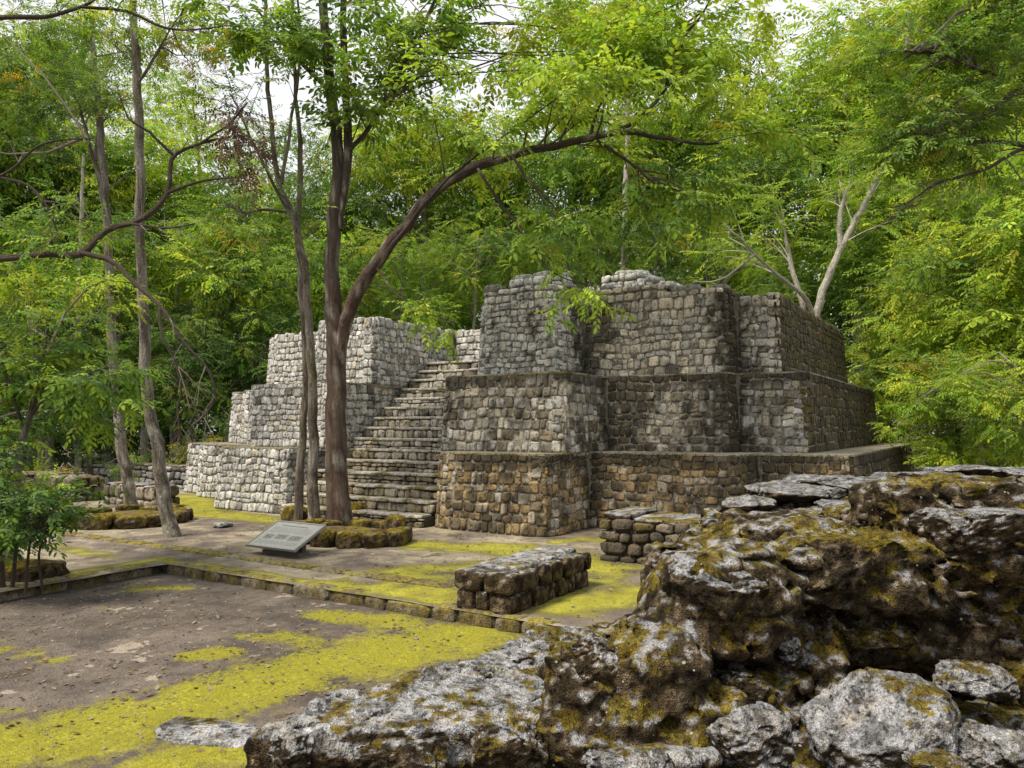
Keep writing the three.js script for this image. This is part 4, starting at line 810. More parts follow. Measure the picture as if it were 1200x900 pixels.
// foliage in flattened clumps through an ellipsoidal crown
function clumps(r, center, rad, n, o, bunches, tubes, from) {
  const curve = from && from.length > 1 ? new THREE.CatmullRomCurve3(from) : null;
  for (let k = 0; k < n; k++) {
    const d = anyDir(r), f = Math.pow(r(), 0.4), c = center.clone().add(V3(d.x * rad.x * f, d.y * rad.y * f, d.z * rad.z * f)), R = o.clump * r.in(0.7, 1.2);
    if (tubes && curve && r() < (o.limbs ?? 0.5)) { const q = curve.getPoint(r.in(0.3, 1)), m = q.clone().lerp(c, 0.5); m.add(V3(r.in(-0.2, 0.2), r.in(-0.1, 0.4), r.in(-0.2, 0.2))); const w = r.in(0.008, 0.022) * (o.wood ?? 1); tubes.push(limbGeo([q, m, c], [w, w * 0.6, w * 0.25], 5, 0.5)); }
    const lc = leafTone(r, r() < 0.16 && o.alt ? o.alt : o.hue), tn = r.in(0.8, 1.2);
    bunches.push({ p: c, R, c: lc.map((z) => z * tn), t: r() * 6.3, tilt: r.in(-0.25, 0.25) });
  }
}
function bunchFoliage(T, name, shapes, list, r) {
  shapes = shapes.slice(0, Math.max(1, Math.min(shapes.length, Math.floor(list.length / 16)))); const by = shapes.map(() => []); list.forEach((s) => by[Math.floor(r() * shapes.length)].push(s));
  by.forEach((l, k) => {
    if (!l.length) return;
    const m = new THREE.InstancedMesh(shapes[k], leafMat, l.length); m.name = name; m.userData.kind = 'stuff';
    l.forEach((s, i) => { mtx.compose(s.p.clone().sub(T.b), qt.setFromEuler(new THREE.Euler(s.tilt, s.t, s.tilt)), V3(s.R, s.R, s.R)); m.setMatrixAt(i, mtx); m.setColorAt(i, tint.setRGB(...s.c)); });
    T.g.add(m);
  });
}
function tree(name, label, base, o) {                    // base in the view frame; o.paths: limbs [[px, py, d, width px], ...]
  const T = thing(name, label, o.category ?? 'tree', base, true, o.group), r = rng(o.seed), spots = [], tubes = [], woods = [];
  for (const l of o.paths) { const p = pathOf(l); woods.push(p); }
  const trunk = part(T, o.trunkName ?? 'trunk', woods[0] && (o.paint ? paint : (g) => g)(limbGeo(woods[0].pts, woods[0].rad, 12, 0.14), o.paint), o.bark ?? M.barkGrey);
  woods.slice(1).forEach((p) => part(T, 'limb', (o.paint ? paint : (g) => g)(limbGeo(p.pts, p.rad, 9, 0.14), o.paint), o.bark ?? M.barkGrey));
  (o.grow ?? []).forEach((q) => q.on.forEach((k) => grow(woods[k], q, r, tubes, spots)));
  const bunches = []; (o.crowns ?? []).forEach((q) => clumps(r, at(...q.at), V3(...q.rad), q.n, q, bunches, tubes, woods[q.on ?? 0].pts.slice(-4)));
  if (bunches.length) bunchFoliage(T, 'crown', BUNCH.near[o.kind ?? 'broad'], bunches, r);
  if (tubes.length) part(T, 'branchwork', mergeGeometries(tubes), o.twig ?? M.twig).userData.kind = 'stuff';
  if (spots.length) foliage(T, 'crown', o.kind ?? 'broad', spots, r);
  return T;
}
HUE.dry = [[0.10, 0.055, 0.03], [0.16, 0.085, 0.04], [0.07, 0.04, 0.03]];
const blotch = (pale, dark, seed) => (p) => { const m = fbm(p.x * 2.5 + seed, p.y * 1.6, p.z * 2.5, 4), f = fbm(p.x * 10, p.y * 7 + seed, p.z * 10, 3); let c = mixc(dark, pale, smooth(-0.12, 0.16, m * 0.9 + f * 0.7)); if (f - m > 0.24) c = mixc(c, [0.5, 0.5, 0.46], 0.8); if (m - f > 0.34) c = mixc(c, [0.13, 0.12, 0.02], 0.7); return c; };
const foot = (px, d, y = 0) => V3((px - 600) / FOCAL * d, y, -d);
const redBark = (p) => { const m = fbm(p.x * 3, p.y * 1.4, p.z * 3, 4), f = fbm(p.x * 9, p.y * 5, p.z * 9, 3), h = smooth(0.0, 0.16, p.y * 0.16 - 0.62 + m * 0.9); return mixc(mixc([0.11, 0.06, 0.042], [0.20, 0.155, 0.12], smooth(-0.12, 0.2, f + 0.7 * m)), f + 0.3 * m > 0.2 ? [0.34, 0.32, 0.27] : [0.10, 0.075, 0.058], h).map((z) => z * (1 + 0.5 * f)).map((z, i) => (N3(p.x * 14, p.y * 9, p.z * 14) > 0.42 ? [0.4, 0.39, 0.34][i] : z)); };
tree('forked_tree', 'large red-brown forked tree with a long limb arching over the pyramid', foot(396, 13), {
  seed: 201, bark: M.barkRed, paint: redBark, twig: M.twigDark, kind: 'broad',
  paths: [
    [[397, 656, 13, 74], [396, 638, 13, 46], [396, 618, 13, 33], [395, 580, 13, 26.04], [393, 520, 13, 24.36], [394, 440, 13, 22.68], [394, 390, 13, 22.68], [389, 340, 13, 17.64], [391, 260, 13.1, 15.96], [396, 190, 13.2, 14.28], [389, 110, 13.3, 12.6], [382, 40, 13.4, 10.92], [376, -60, 13.5, 9.24], [370, -160, 13.6, 6.72]],
    [[396, 430, 13, 16.8], [408, 368, 12.9, 16.8], [435, 318, 12.7, 15.12], [470, 272, 12.5, 14.28], [510, 225, 12.3, 12.6], [560, 196, 12.1, 11.76], [615, 178, 11.9, 10.08], [680, 165, 11.7, 8.4], [740, 158, 11.5, 6.72], [790, 164, 11.4, 5.04], [842, 168, 11.3, 2.52]],
    [[690, 164, 11.7, 5.88], [740, 146, 11.6, 5.04], [775, 112, 11.6, 4.2], [792, 60, 11.6, 3.36], [832, 0, 11.5, 2.52], [850, -40, 11.5, 1.68]],
    [[397, 270, 13.1, 10.08], [408, 170, 13.2, 10.08], [404, 80, 13.3, 8.4], [402, 0, 13.4, 7.56], [405, -90, 13.5, 5.88]],
    [[430, 330, 12.7, 5.88], [480, 262, 12.3, 5.04], [530, 205, 11.8, 3.36], [590, 160, 11.4, 2.52], [660, 110, 11.2, 1.68]],
    [[690, 165, 11.7, 4.2], [705, 120, 11.9, 3.36], [740, 82, 12, 2.52], [790, 60, 12.1, 1.68]],
    [[700, 165, 11.6, 4.2], [745, 195, 11.4, 3.36], [775, 215, 11.2, 2.52], [805, 225, 11.1, 1.68]],
    [[600, 182, 11.9, 3.36], [640, 240, 11.6, 2.52], [662, 275, 11.4, 1.68]],
    [[440, 312, 12.6, 2.5], [462, 342, 12.3, 2.3], [492, 364, 12.1, 2], [540, 380, 12, 1.2]],
    [[560, 198, 12, 3.36], [610, 270, 11.5, 2.52], [650, 320, 11.3, 2.1], [700, 338, 11.2, 1.26]],
    [[396, 190, 13.2, 6.72], [440, 140, 13.1, 5.04], [480, 60, 13, 4.2], [520, -20, 12.9, 2.52]],
    [[389, 110, 13.3, 5.88], [340, 60, 13.3, 4.2], [300, 10, 13.2, 2.52]],
  ],
  grow: [
    { on: [1], count: [13, 5], from: [0.35, 0.2], len: [1.5, 0.6], w: [0.02, 0.008], leaves: 5, hue: 'bright', size: 0.95, up: 0.45 },
    { on: [4], count: [5, 3], from: [0.5, 0.2], len: [0.9, 0.5], w: [0.01, 0.005], leaves: 4, hue: 'bright', size: 0.9, up: 0.5 },
    { on: [2, 5], count: [10, 5], len: [1.1, 0.5], w: [0.012, 0.006], leaves: 5, hue: 'bright', size: 0.95, up: 0.2 },
    { on: [6, 7], count: [6, 3], len: [0.8, 0.4], w: [0.012, 0.006], leaves: 4, hue: 'mid', size: 0.9, up: 0 },
    { on: [8, 9], count: [6, 3], from: [0.4, 0.2], len: [0.4, 0.22], w: [0.007, 0.004], leaves: 3, hue: 'bright', size: 0.7, up: 0, droop: 0.3 },
    { on: [10, 11, 3], count: [9, 5], len: [1.3, 0.6], w: [0.015, 0.006], leaves: 6, hue: 'mid', size: 1, up: 0.1 },
  ],
  crowns: [{ at: [610, 55, 13.4], rad: [3.7, 1.25, 1.5], n: 44, per: 15, clump: 0.55, size: 0.95, hue: 'bright', alt: 'mid', limbs: 0.5, on: 10 }, { at: [790, 65, 12.6], rad: [2.0, 1.3, 1.3], n: 26, per: 14, clump: 0.5, size: 0.95, hue: 'bright', limbs: 0.4, on: 2 }, { at: [480, 120, 14.6], rad: [1.2, 1.1, 1.2], n: 14, per: 15, clump: 0.5, size: 0.95, hue: 'mid', limbs: 0.4, on: 10 }, { at: [770, 235, 12.2], rad: [1.4, 0.5, 0.9], n: 11, per: 12, clump: 0.45, size: 0.9, hue: 'mid', limbs: 0.4, on: 6 }],
});
tree('twin_stemmed_tree', 'slim tree with two close mossy stems beside the red-brown trunk', foot(357, 13.25), {
  seed: 202, bark: M.barkRed, paint: blotch([0.36, 0.33, 0.28], [0.15, 0.12, 0.085], 202), twig: M.twig, kind: 'fine',
  paths: [
    [[348, 626, 13.3, 11.7], [351, 570, 13.3, 9.36], [357, 480, 13.3, 8.58], [358, 420, 13.3, 7.8], [353, 340, 13.3, 7.02], [350, 260, 13.3, 7.02], [352, 200, 13.3, 6.24], [348, 120, 13.4, 4.68], [342, 0, 13.5, 3.9], [340, -60, 13.6, 3.12]],
    [[366, 628, 13.2, 15.6], [368, 560, 13.2, 12.48], [366, 460, 13.2, 10.92], [362, 380, 13.2, 9.36], [355, 300, 13.2, 8.58], [345, 255, 13.2, 7.02], [328, 215, 13.2, 6.24], [318, 150, 13.3, 5.46], [312, 60, 13.4, 4.68], [310, -30, 13.5, 3.9]],
    [[345, 260, 13.2, 4.68], [330, 235, 13.1, 3.9], [300, 175, 13, 3.12], [285, 140, 12.9, 2.34], [270, 110, 12.8, 1.56]],
    [[340, 250, 13.2, 3.9], [310, 246, 13.1, 3.12], [285, 250, 13, 2.34], [262, 235, 12.9, 1.56]],
    [[330, 215, 13.2, 4.68], [340, 150, 13.2, 3.9], [352, 60, 13.2, 3.12], [345, -40, 13.2, 2.34]],
  ],
  grow: [{ on: [1, 2, 3, 4], count: [8, 3], from: [0.4, 0.2], len: [0.9, 0.5], w: [0.012, 0.006], leaves: 2.2, hue: 'mid', size: 0.8 }, { on: [2], count: [7, 2], from: [0.5, 0.4], len: [0.5, 0.3], leaves: 3, hue: 'dry', size: 0.8, droop: 0.6, up: -0.3 }],
});
tree('slim_grey_tree', 'slim straight grey trunk rising from the ring of mossy blocks', foot(155, 15.1), {
  seed: 203, bark: M.barkRed, paint: blotch([0.34, 0.32, 0.28], [0.13, 0.105, 0.08], 203), kind: 'fine',
  paths: [[[156, 612, 15.1, 14.76], [150, 570, 15.1, 13.12], [140, 500, 15.1, 12.3], [131, 400, 15.1, 10.66], [126, 280, 15.1, 9.84], [118, 160, 15.1, 8.2], [110, 60, 15.1, 6.56], [106, 10, 15.1, 4.92]], [[123, 230, 15.1, 5.74], [105, 170, 15, 4.1], [92, 120, 14.9, 3.28]], [[124, 250, 15.1, 4.92], [112, 180, 15.2, 4.1], [126, 110, 15.3, 2.46]]],
  grow: [{ on: [0, 1, 2], count: [7, 4], from: [0.62, 0.2], len: [1.1, 0.5], leaves: 2.5, hue: 'mid', size: 0.85 }],
  crowns: [{ at: [95, 70, 15.3], rad: [1.3, 0.9, 1], n: 24, clump: 0.45, hue: 'mid', alt: 'bright', limbs: 0.4, on: 0 }],
});
tree('slim_grey_tree', 'slim pale trunk leaning left, rooted in bare soil beside the mossy ring', foot(203, 12.4), {
  seed: 204, bark: M.barkRed, paint: blotch([0.36, 0.34, 0.30], [0.15, 0.125, 0.10], 204), kind: 'fine',
  paths: [[[204, 632, 12.4, 20.8], [198, 606, 12.4, 16], [185, 540, 12.4, 14.4], [172, 450, 12.4, 12.8], [166, 330, 12.4, 11.2], [163, 200, 12.4, 10.4], [160, 90, 12.4, 9.6], [157, 0, 12.4, 8], [156, -80, 12.4, 6.4]], [[163, 95, 12.4, 4], [180, 70, 12.3, 3.2], [196, 40, 12.2, 2], [215, 10, 12.1, 0.8]]],
  grow: [{ on: [0], count: [7, 4], from: [0.72, 0.2], len: [1.2, 0.5], leaves: 3, hue: 'mid', size: 0.85 }, { on: [1], count: [7, 3], len: [0.7, 0.4], leaves: 2.5, hue: 'bright', size: 0.8 }],
  crowns: [{ at: [232, 62, 12.6], rad: [0.5, 0.4, 0.5], n: 7, per: 10, clump: 0.3, size: 0.75, hue: 'yellow', limbs: 0.6, on: 1 }, { at: [150, 30, 12.8], rad: [0.9, 0.6, 0.8], n: 16, clump: 0.4, hue: 'mid', alt: 'bright', limbs: 0.4, on: 0 }],
});
tree('bare_limbed_tree', 'nearly leafless dark limb reaching in with pale dead twigs hanging', foot(-170, 8), {
  seed: 205, bark: M.barkBrown, twig: M.twig, kind: 'fine',
  paths: [
    [[-190, 760, 8, 34], [-180, 600, 8, 28], [-172, 450, 8, 25], [-165, 320, 8, 22], [-170, 180, 8, 20], [-160, 20, 8, 16]],
    [[-165, 340, 8, 12], [-80, 310, 8, 10], [0, 302, 8, 8.5], [60, 298, 8, 8], [95, 296, 8, 8], [130, 268, 8, 7], [165, 257, 8, 6.5], [195, 226, 8, 6], [203, 182, 8, 5], [235, 168, 8, 3.5], [270, 160, 8, 2.5]],
    [[95, 296, 8, 6], [130, 305, 7.9, 6], [160, 334, 7.8, 5], [190, 360, 7.7, 4.5], [215, 400, 7.6, 3.5], [243, 432, 7.6, 3], [252, 465, 7.6, 3], [238, 488, 7.6, 2.5], [224, 500, 7.6, 1.5]],
    [[187, 358, 7.7, 4], [190, 395, 7.6, 3], [205, 420, 7.6, 3], [214, 455, 7.6, 3], [208, 482, 7.6, 2.5], [211, 505, 7.6, 2], [200, 520, 7.6, 1.5]],
    [[203, 182, 8, 4], [175, 155, 7.9, 3], [150, 140, 7.8, 2], [140, 110, 7.8, 1.5]], [[235, 168, 8, 3], [268, 145, 7.9, 2.5], [290, 120, 7.8, 2]], [[195, 226, 8, 4], [235, 212, 7.9, 3], [290, 208, 7.8, 1.5]],
    [[-160, 40, 8, 9], [-60, 24, 7.9, 7], [0, 20, 7.9, 6], [60, 18, 7.8, 5], [95, 8, 7.8, 4], [130, -14, 7.7, 2]], [[95, 8, 7.8, 4], [150, 14, 7.8, 3.5], [195, 32, 7.8, 3], [240, 34, 7.8, 2], [270, 30, 7.7, 1.5]],
    [[130, 270, 8, 4], [150, 262, 7.9, 3.5], [190, 268, 7.8, 2.5], [228, 262, 7.7, 1.5]], [[0, 208, 8.4, 3.5], [30, 215, 8.3, 3], [55, 240, 8.2, 2.5], [68, 275, 8.2, 2]],
    [[-165, 260, 8, 6], [-60, 230, 8, 4], [10, 200, 8, 3], [50, 168, 8, 2.5], [110, 162, 8, 1.5]],
  ],
  grow: [{ on: [1, 4, 5, 6, 8, 9, 11], count: [5, 3], from: [0.45, 0.2], len: [0.42, 0.22], w: [0.006, 0.0035], leaves: 0, hue: 'mid' }, { on: [2, 3], count: [7, 3], from: [0.3, 0.2], len: [0.4, 0.2], w: [0.006, 0.003], leaves: 0, hue: 'mid', up: -0.2, droop: 0.4 }, { on: [7, 10], count: [9, 4], from: [0.2, 0.2], len: [0.5, 0.3], w: [0.006, 0.003], leaves: 2, hue: 'mid', size: 0.6 }, { on: [5], count: [6, 3], len: [0.35, 0.2], leaves: 2.4, hue: 'dry', size: 0.55, up: -0.2, droop: 0.6 }],
  crowns: [{ at: [20, 110, 8.6], rad: [1.0, 0.9, 0.6], n: 30, per: 22, clump: 0.3, size: 0.62, hue: 'deep', alt: 'mid', limbs: 0.12, on: 11 }],
});
tree('sapling', 'thin forked grey sapling with sparse drooping leaves beside the leafy shrub', foot(8, 9.2), {
  seed: 206, bark: M.barkRed, paint: blotch([0.36, 0.35, 0.31], [0.16, 0.14, 0.11], 206), kind: 'broad', category: 'sapling',
  paths: [[[5, 690, 9.2, 12], [14, 610, 9.2, 10], [22, 540, 9.2, 9], [34, 490, 9.2, 7], [48, 440, 9.2, 5], [56, 380, 9.2, 3]], [[28, 505, 9.2, 5], [14, 460, 9.1, 4], [0, 420, 9, 3]], [[32, 492, 9.2, 5], [60, 460, 9.1, 4], [95, 440, 9, 3], [125, 430, 8.9, 2]], [[40, 470, 9.2, 4], [80, 455, 9.2, 3], [110, 460, 9.1, 2]]],
  grow: [{ on: [0, 1, 2, 3], count: [9, 4], from: [0.4, 0.2], len: [0.6, 0.3], w: [0.007, 0.003], leaves: 3, hue: 'mid', size: 0.62, up: 0 }],
  crowns: [{ at: [30, 420, 9.4], rad: [1.0, 0.6, 0.7], n: 26, per: 13, clump: 0.3, size: 0.6, hue: 'mid', alt: 'deep', limbs: 0.5 }, { at: [60, 345, 10], rad: [0.9, 0.5, 0.7], n: 16, per: 12, clump: 0.3, size: 0.65, hue: 'bright', limbs: 0.4 }],
});
{ // leafy shrub at the kerb
  const b = onGround(20, 690); tree('leafy_shrub', 'glossy dark leafy shrub with several thin stems at the end of the kerb', b, {
    seed: 207, bark: M.barkBrown, twig: M.twigDark, kind: 'broad', category: 'shrub',
    paths: [[[2, 700, 8.5, 14], [0, 650, 8.5, 9], [6, 600, 8.5, 6], [2, 550, 8.5, 4]], [[30, 694, 8.4, 4], [34, 650, 8.4, 3], [40, 610, 8.3, 2]], [[50, 690, 8.4, 3], [46, 650, 8.3, 2.5], [58, 610, 8.2, 1.5]], [[14, 692, 8.5, 5], [20, 640, 8.4, 4], [24, 590, 8.4, 3]]],
    grow: [{ on: [0, 1, 2, 3], count: [8, 3], from: [0.35, 0.2], len: [0.45, 0.22], w: [0.006, 0.003], leaves: 4, hue: 'deep', size: 0.55, up: 0.15 }],
    crowns: [{ at: [30, 585, 8.5], rad: [0.55, 0.35, 0.5], n: 18, per: 12, clump: 0.2, size: 0.55, hue: 'mid', alt: 'bright', limbs: 0.5 }, { at: [5, 640, 8.6], rad: [0.35, 0.4, 0.4], n: 10, per: 10, clump: 0.2, size: 0.55, hue: 'deep', limbs: 0.5 }],
  });
  const c = gw(20, 688, LOW), m = new THREE.Mesh(boxUV(rockGeo([0.5, 0.2, 0.3], 9.1, { detail: 10, block: 0.75, rough: 0.1 }), UVM), M.rock); paint(m.geometry, weathered(9, 0.6, 0.05, 0.2)); m.position.set(c.x, LOW + 0.1, c.z); m.rotation.y = YAW; m.name = numbered('boulder'); tag(m, 'dark square mossy block under the leafy shrub', 'boulder'); scene.add(m);
}
tree('pale_trunked_tree', 'leaning white-barked forked tree rising behind the pyramid corner', foot(958, 23), {
  seed: 208, bark: M.barkPale, twig: M.twigPale, kind: 'fine',
  paths: [[[950, 520, 23, 12.8], [955, 420, 23, 10.4], [957, 365, 23, 9.6], [975, 315, 23, 8], [1000, 262, 23, 7.2], [1022, 222, 23, 6.4], [1050, 160, 22.8, 4], [1085, 90, 22.6, 0.8]], [[956, 372, 23, 6.4], [940, 345, 22.8, 5.6], [915, 325, 22.6, 4], [885, 298, 22.4, 3.2], [862, 275, 22.2, 2.4], [840, 262, 22, 0.8]], [[885, 298, 22.4, 3.2], [860, 318, 22.2, 2.4], [838, 330, 22, 2.4], [812, 330, 21.9, 1.6]], [[985, 295, 23, 6.4], [985, 250, 23, 5.6], [1000, 200, 23, 0.8]], [[948, 385, 23, 6.4], [925, 300, 23.4, 5.6], [915, 235, 23.6, 0.8]]],
  grow: [{ on: [0, 1, 3, 4], count: [8, 4], from: [0.4, 0.2], len: [1.6, 0.8], w: [0.025, 0.01], leaves: 3.2, hue: 'bright', size: 1.25 }],
});
tree('overhanging_tree', 'tree reaching brown branches and dense glossy foliage over the ruined wall', foot(1330, 9.5), {
  seed: 209, bark: M.barkBrown, twig: M.twig, kind: 'fine',
  paths: [[[1345, 780, 9.5, 36], [1340, 550, 9.5, 30], [1330, 300, 9.5, 26], [1320, 100, 9.5, 22], [1300, -80, 9.5, 16]], [[1325, 190, 9.5, 12], [1250, 130, 9.4, 10], [1200, 108, 9.3, 8], [1165, 128, 9.2, 7], [1120, 158, 9.1, 5], [1066, 152, 9, 3]], [[1330, 230, 9.5, 11], [1250, 185, 9.4, 8], [1200, 172, 9.3, 7], [1150, 164, 9.2, 5], [1100, 160, 9.1, 3]], [[1322, 120, 9.5, 9], [1200, 92, 9.3, 6], [1150, 84, 9.2, 4], [1110, 66, 9.1, 3], [1060, 60, 9, 2]], [[1328, 240, 9.5, 8], [1210, 176, 9.3, 5], [1150, 200, 9.1, 4], [1100, 215, 9, 3], [1060, 240, 8.9, 2]], [[1320, 60, 9.5, 8], [1220, 10, 9.3, 5], [1150, -10, 9.2, 4]]],
  grow: [{ on: [1, 2, 3, 5], count: [13, 5], from: [0.3, 0.2], len: [0.8, 0.4], w: [0.011, 0.005], leaves: 4, hue: 'mid', size: 0.68 }, { on: [4], count: [14, 5], from: [0.35, 0.2], len: [0.6, 0.35], w: [0.007, 0.0035], leaves: 0, hue: 'mid', up: 0 }],
  crowns: [{ at: [1090, 50, 10], rad: [1.5, 0.95, 1.2], n: 52, per: 17, clump: 0.34, size: 0.66, hue: 'bright', alt: 'mid', limbs: 0.6, on: 3 }, { at: [1080, 150, 9.6], rad: [1.0, 0.55, 0.8], n: 24, per: 17, clump: 0.3, size: 0.64, hue: 'mid', alt: 'bright', limbs: 0.6, on: 1 }, { at: [1180, 40, 9.8], rad: [0.9, 0.8, 1], n: 24, per: 15, clump: 0.34, size: 0.66, hue: 'mid', limbs: 0.5, on: 5 }],
});
// trees of the forest: [px, distance, crown centre py, half width px, half height px, hue, bark]
let fseed = 400;
function forestTree(px, d, py, hx, hy, hue, o = {}) {
  const k = d / FOCAL, c = at(px + (o.lean ?? 0), py, d), b = foot(px, d, -0.05), r = rng(fseed++), w = o.w ?? r.in(0.1, 0.2), T = thing(o.name ?? 'forest_tree', o.label, o.category ?? 'tree', b, true, o.group), tubes = [], spots = [];
  const top = V3(c.x, c.y + hy * k * 0.4, c.z), pts = [b, b.clone().lerp(top, 0.35).add(V3(r.in(-0.3, 0.3), 0, r.in(-0.2, 0.2))), b.clone().lerp(top, 0.7).add(V3(r.in(-0.5, 0.5), 0, 0)), top];
  part(T, 'trunk', limbGeo(pts, [w * 1.25, w, w * 0.7, w * 0.25], 8, 0.5), o.bark ?? r.pick([M.barkGrey, M.barkBrown, M.barkGrey, M.barkPale]));
  const n = Math.round((o.n ?? 1) * hx * hy / 190), clump = (o.clump ?? 0.36) * Math.sqrt(hx * hy) * k;
  clumps(r, c, V3(hx * k, hy * k, (o.deep ?? 0.8) * hx * k), n, { clump, hue, alt: o.alt, limbs: 0.4, wood: 2.5 }, spots, tubes, pts.slice(1));
  if (tubes.length) part(T, 'branchwork', mergeGeometries(tubes), M.twig).userData.kind = 'stuff';
  bunchFoliage(T, 'crown', BUNCH.far[o.kind ?? 'fine'], spots, r);
}
// each row: px, distance, crown centre py, half width, half height, hue, label
const rows = (group, list, o) => list.forEach(([px, d, py, hx, hy, hue, label]) => forestTree(px, d, py, hx, hy, hue, { label, group, alt: hue === 'mid' ? 'bright' : 'mid', ...o }));
rows('forest trees behind the pyramid', [
  [-60, 30, 150, 130, 130, 'mid', 'tall mid-green forest tree behind the trunk of the bare-limbed tree'], [60, 32, 215, 110, 90, 'bright', 'bright forest tree behind the sapling and the bare dark limb'], [170, 34, 235, 110, 95, 'bright', 'bright forest tree seen between the two slim grey trunks and beyond'], [290, 33, 290, 110, 80, 'mid', 'mid-green forest tree behind the hanging pale dead twigs'],
  [400, 35, 250, 110, 85, 'mid', 'mid-green forest tree behind the fork of the red-brown trunk'], [500, 34, 190, 110, 90, 'bright', 'bright forest tree behind the rise of the arching limb'], [610, 36, 250, 120, 90, 'mid', 'mid-green forest tree far behind the stair tower, under the arching limb'], [720, 35, 200, 120, 100, 'mid', 'mid-green forest tree behind the slender white trunk above the summit'],
  [830, 36, 150, 110, 120, 'bright', 'tall bright forest tree behind the tip of the arching limb'], [900, 31, 235, 100, 90, 'mid', 'mid-green forest tree behind the forked white branches'], [1010, 33, 150, 120, 130, 'bright', 'tall bright forest tree above the leaning white trunk'], [1130, 32, 120, 130, 150, 'bright', 'tallest bright forest tree behind the overhanging brown branches'],
  [1250, 33, 140, 120, 150, 'mid', 'tall mid-green forest tree behind the foliage of the overhanging tree'], [225, 38, 130, 80, 55, 'bright', 'small far treetop behind the dry brown hanging leaves'], [335, 37, 175, 70, 55, 'mid', 'far treetop behind the upper forks of the twin-stemmed tree'], [40, 38, 70, 100, 65, 'bright', 'far bright treetop above the bare dark limb'], [690, 40, 50, 100, 60, 'bright', 'far bright treetop showing through the crown of the forked tree'],
], { n: 1.35, kind: 'broad' });
rows('trees at the left forest edge', [
  [-40, 25, 350, 110, 120, 'mid', 'bushy edge tree behind the sapling and leafy shrub'], [50, 24, 420, 80, 85, 'deep', 'dark bushy tree left of the slender white trunk'], [130, 26, 350, 90, 100, 'mid', 'bushy mid-green tree behind the left slim grey trunk'], [205, 25, 430, 75, 80, 'deep', 'dark bushy tree behind the pale trunk that leans left'], [265, 27, 360, 90, 110, 'mid', 'bushy mid-green tree above the left corner of the pyramid'],
  [310, 26, 430, 70, 80, 'deep', 'dark bushy tree touching the left end of the upper terrace'], [400, 29, 340, 90, 80, 'mid', 'leafy tree behind the left half of the upper terrace'], [0, 22, 490, 70, 60, 'deep', 'low dark bush behind the mossy low wall'], [110, 23.5, 490, 60, 55, 'deep', 'low dark bush right of the slender white trunk'], [270, 24, 500, 60, 50, 'deep', 'low dark bush where the long grey wall meets the pyramid'],
], { kind: 'broad', w: 0.08, n: 1.2 });
rows('bright trees right of the pyramid', [
  [1075, 24, 395, 80, 110, 'bright', 'yellow-green tree rising from behind the right rear corner of the pyramid'], [1150, 19, 350, 95, 120, 'bright', 'broad yellow-green tree right of the terraces, below the brown branches'], [1240, 17, 300, 90, 160, 'bright', 'tall yellow-green tree beside the trunk of the overhanging tree'], [1120, 17, 480, 80, 75, 'bright', 'low yellow-green tree beside the end of the lower terrace'], [1200, 15, 470, 80, 80, 'bright', 'low yellow-green tree just behind the ruined wall'],
  [1060, 27, 280, 80, 90, 'mid', 'mid-green tree right of the leaning white trunk'], [1160, 24, 230, 100, 80, 'bright', 'yellow-green tree behind the bare twigs of the overhanging tree'], [1030, 26, 470, 60, 80, 'deep', 'dark bush behind the right side of the middle terrace'], [1100, 22, 535, 80, 40, 'deep', 'low dark bush at the end of the lower terrace'], [1230, 20, 540, 90, 50, 'deep', 'low dark bush behind the far end of the ruined wall'],
], { w: 0.07, n: 1.7, kind: 'broad' });
rows('trees just behind the summit', [
  [470, 29, 320, 80, 70, 'mid', 'leafy tree behind the head of the stairway'], [560, 30, 300, 80, 60, 'mid', 'leafy tree behind the stair tower'], [660, 30, 290, 80, 55, 'deep', 'dark tree between the stair tower and the summit rubble'], [770, 29, 285, 80, 60, 'deep', 'dark tree right behind the summit rubble'], [850, 28, 320, 70, 50, 'mid', 'leafy tree under the long white branch'], [905, 29, 360, 60, 60, 'mid', 'leafy tree at the foot of the leaning white trunk'],
], { alt: 'bright', w: 0.07, n: 1.5 });
// slender pale trunks standing in the shade
for (const [px, d, y0, y1, lab] of [[92, 24.5, 560, 300, 'slender white trunk standing alone in the dark forest edge'], [733, 30, 420, 150, 'slender white trunk showing above the summit rubble'], [205, 28, 560, 380, 'thin pale trunk half hidden among dark forest leaves']]) tree('slender_trunk', lab, foot(px, d), { seed: px, bark: M.barkPale, paths: [[[px, y0, d, 8], [px - 2, y0 * 0.6 + y1 * 0.4, d, 7], [px + 2, y1, d, 5], [px + 6, y1 - 120, d, 3]]], grow: [{ on: [0], count: [6, 3], from: [0.6, 0.2], len: [1.5, 0.7], leaves: 3, hue: 'mid', size: 1.1 }], kind: 'fine' });
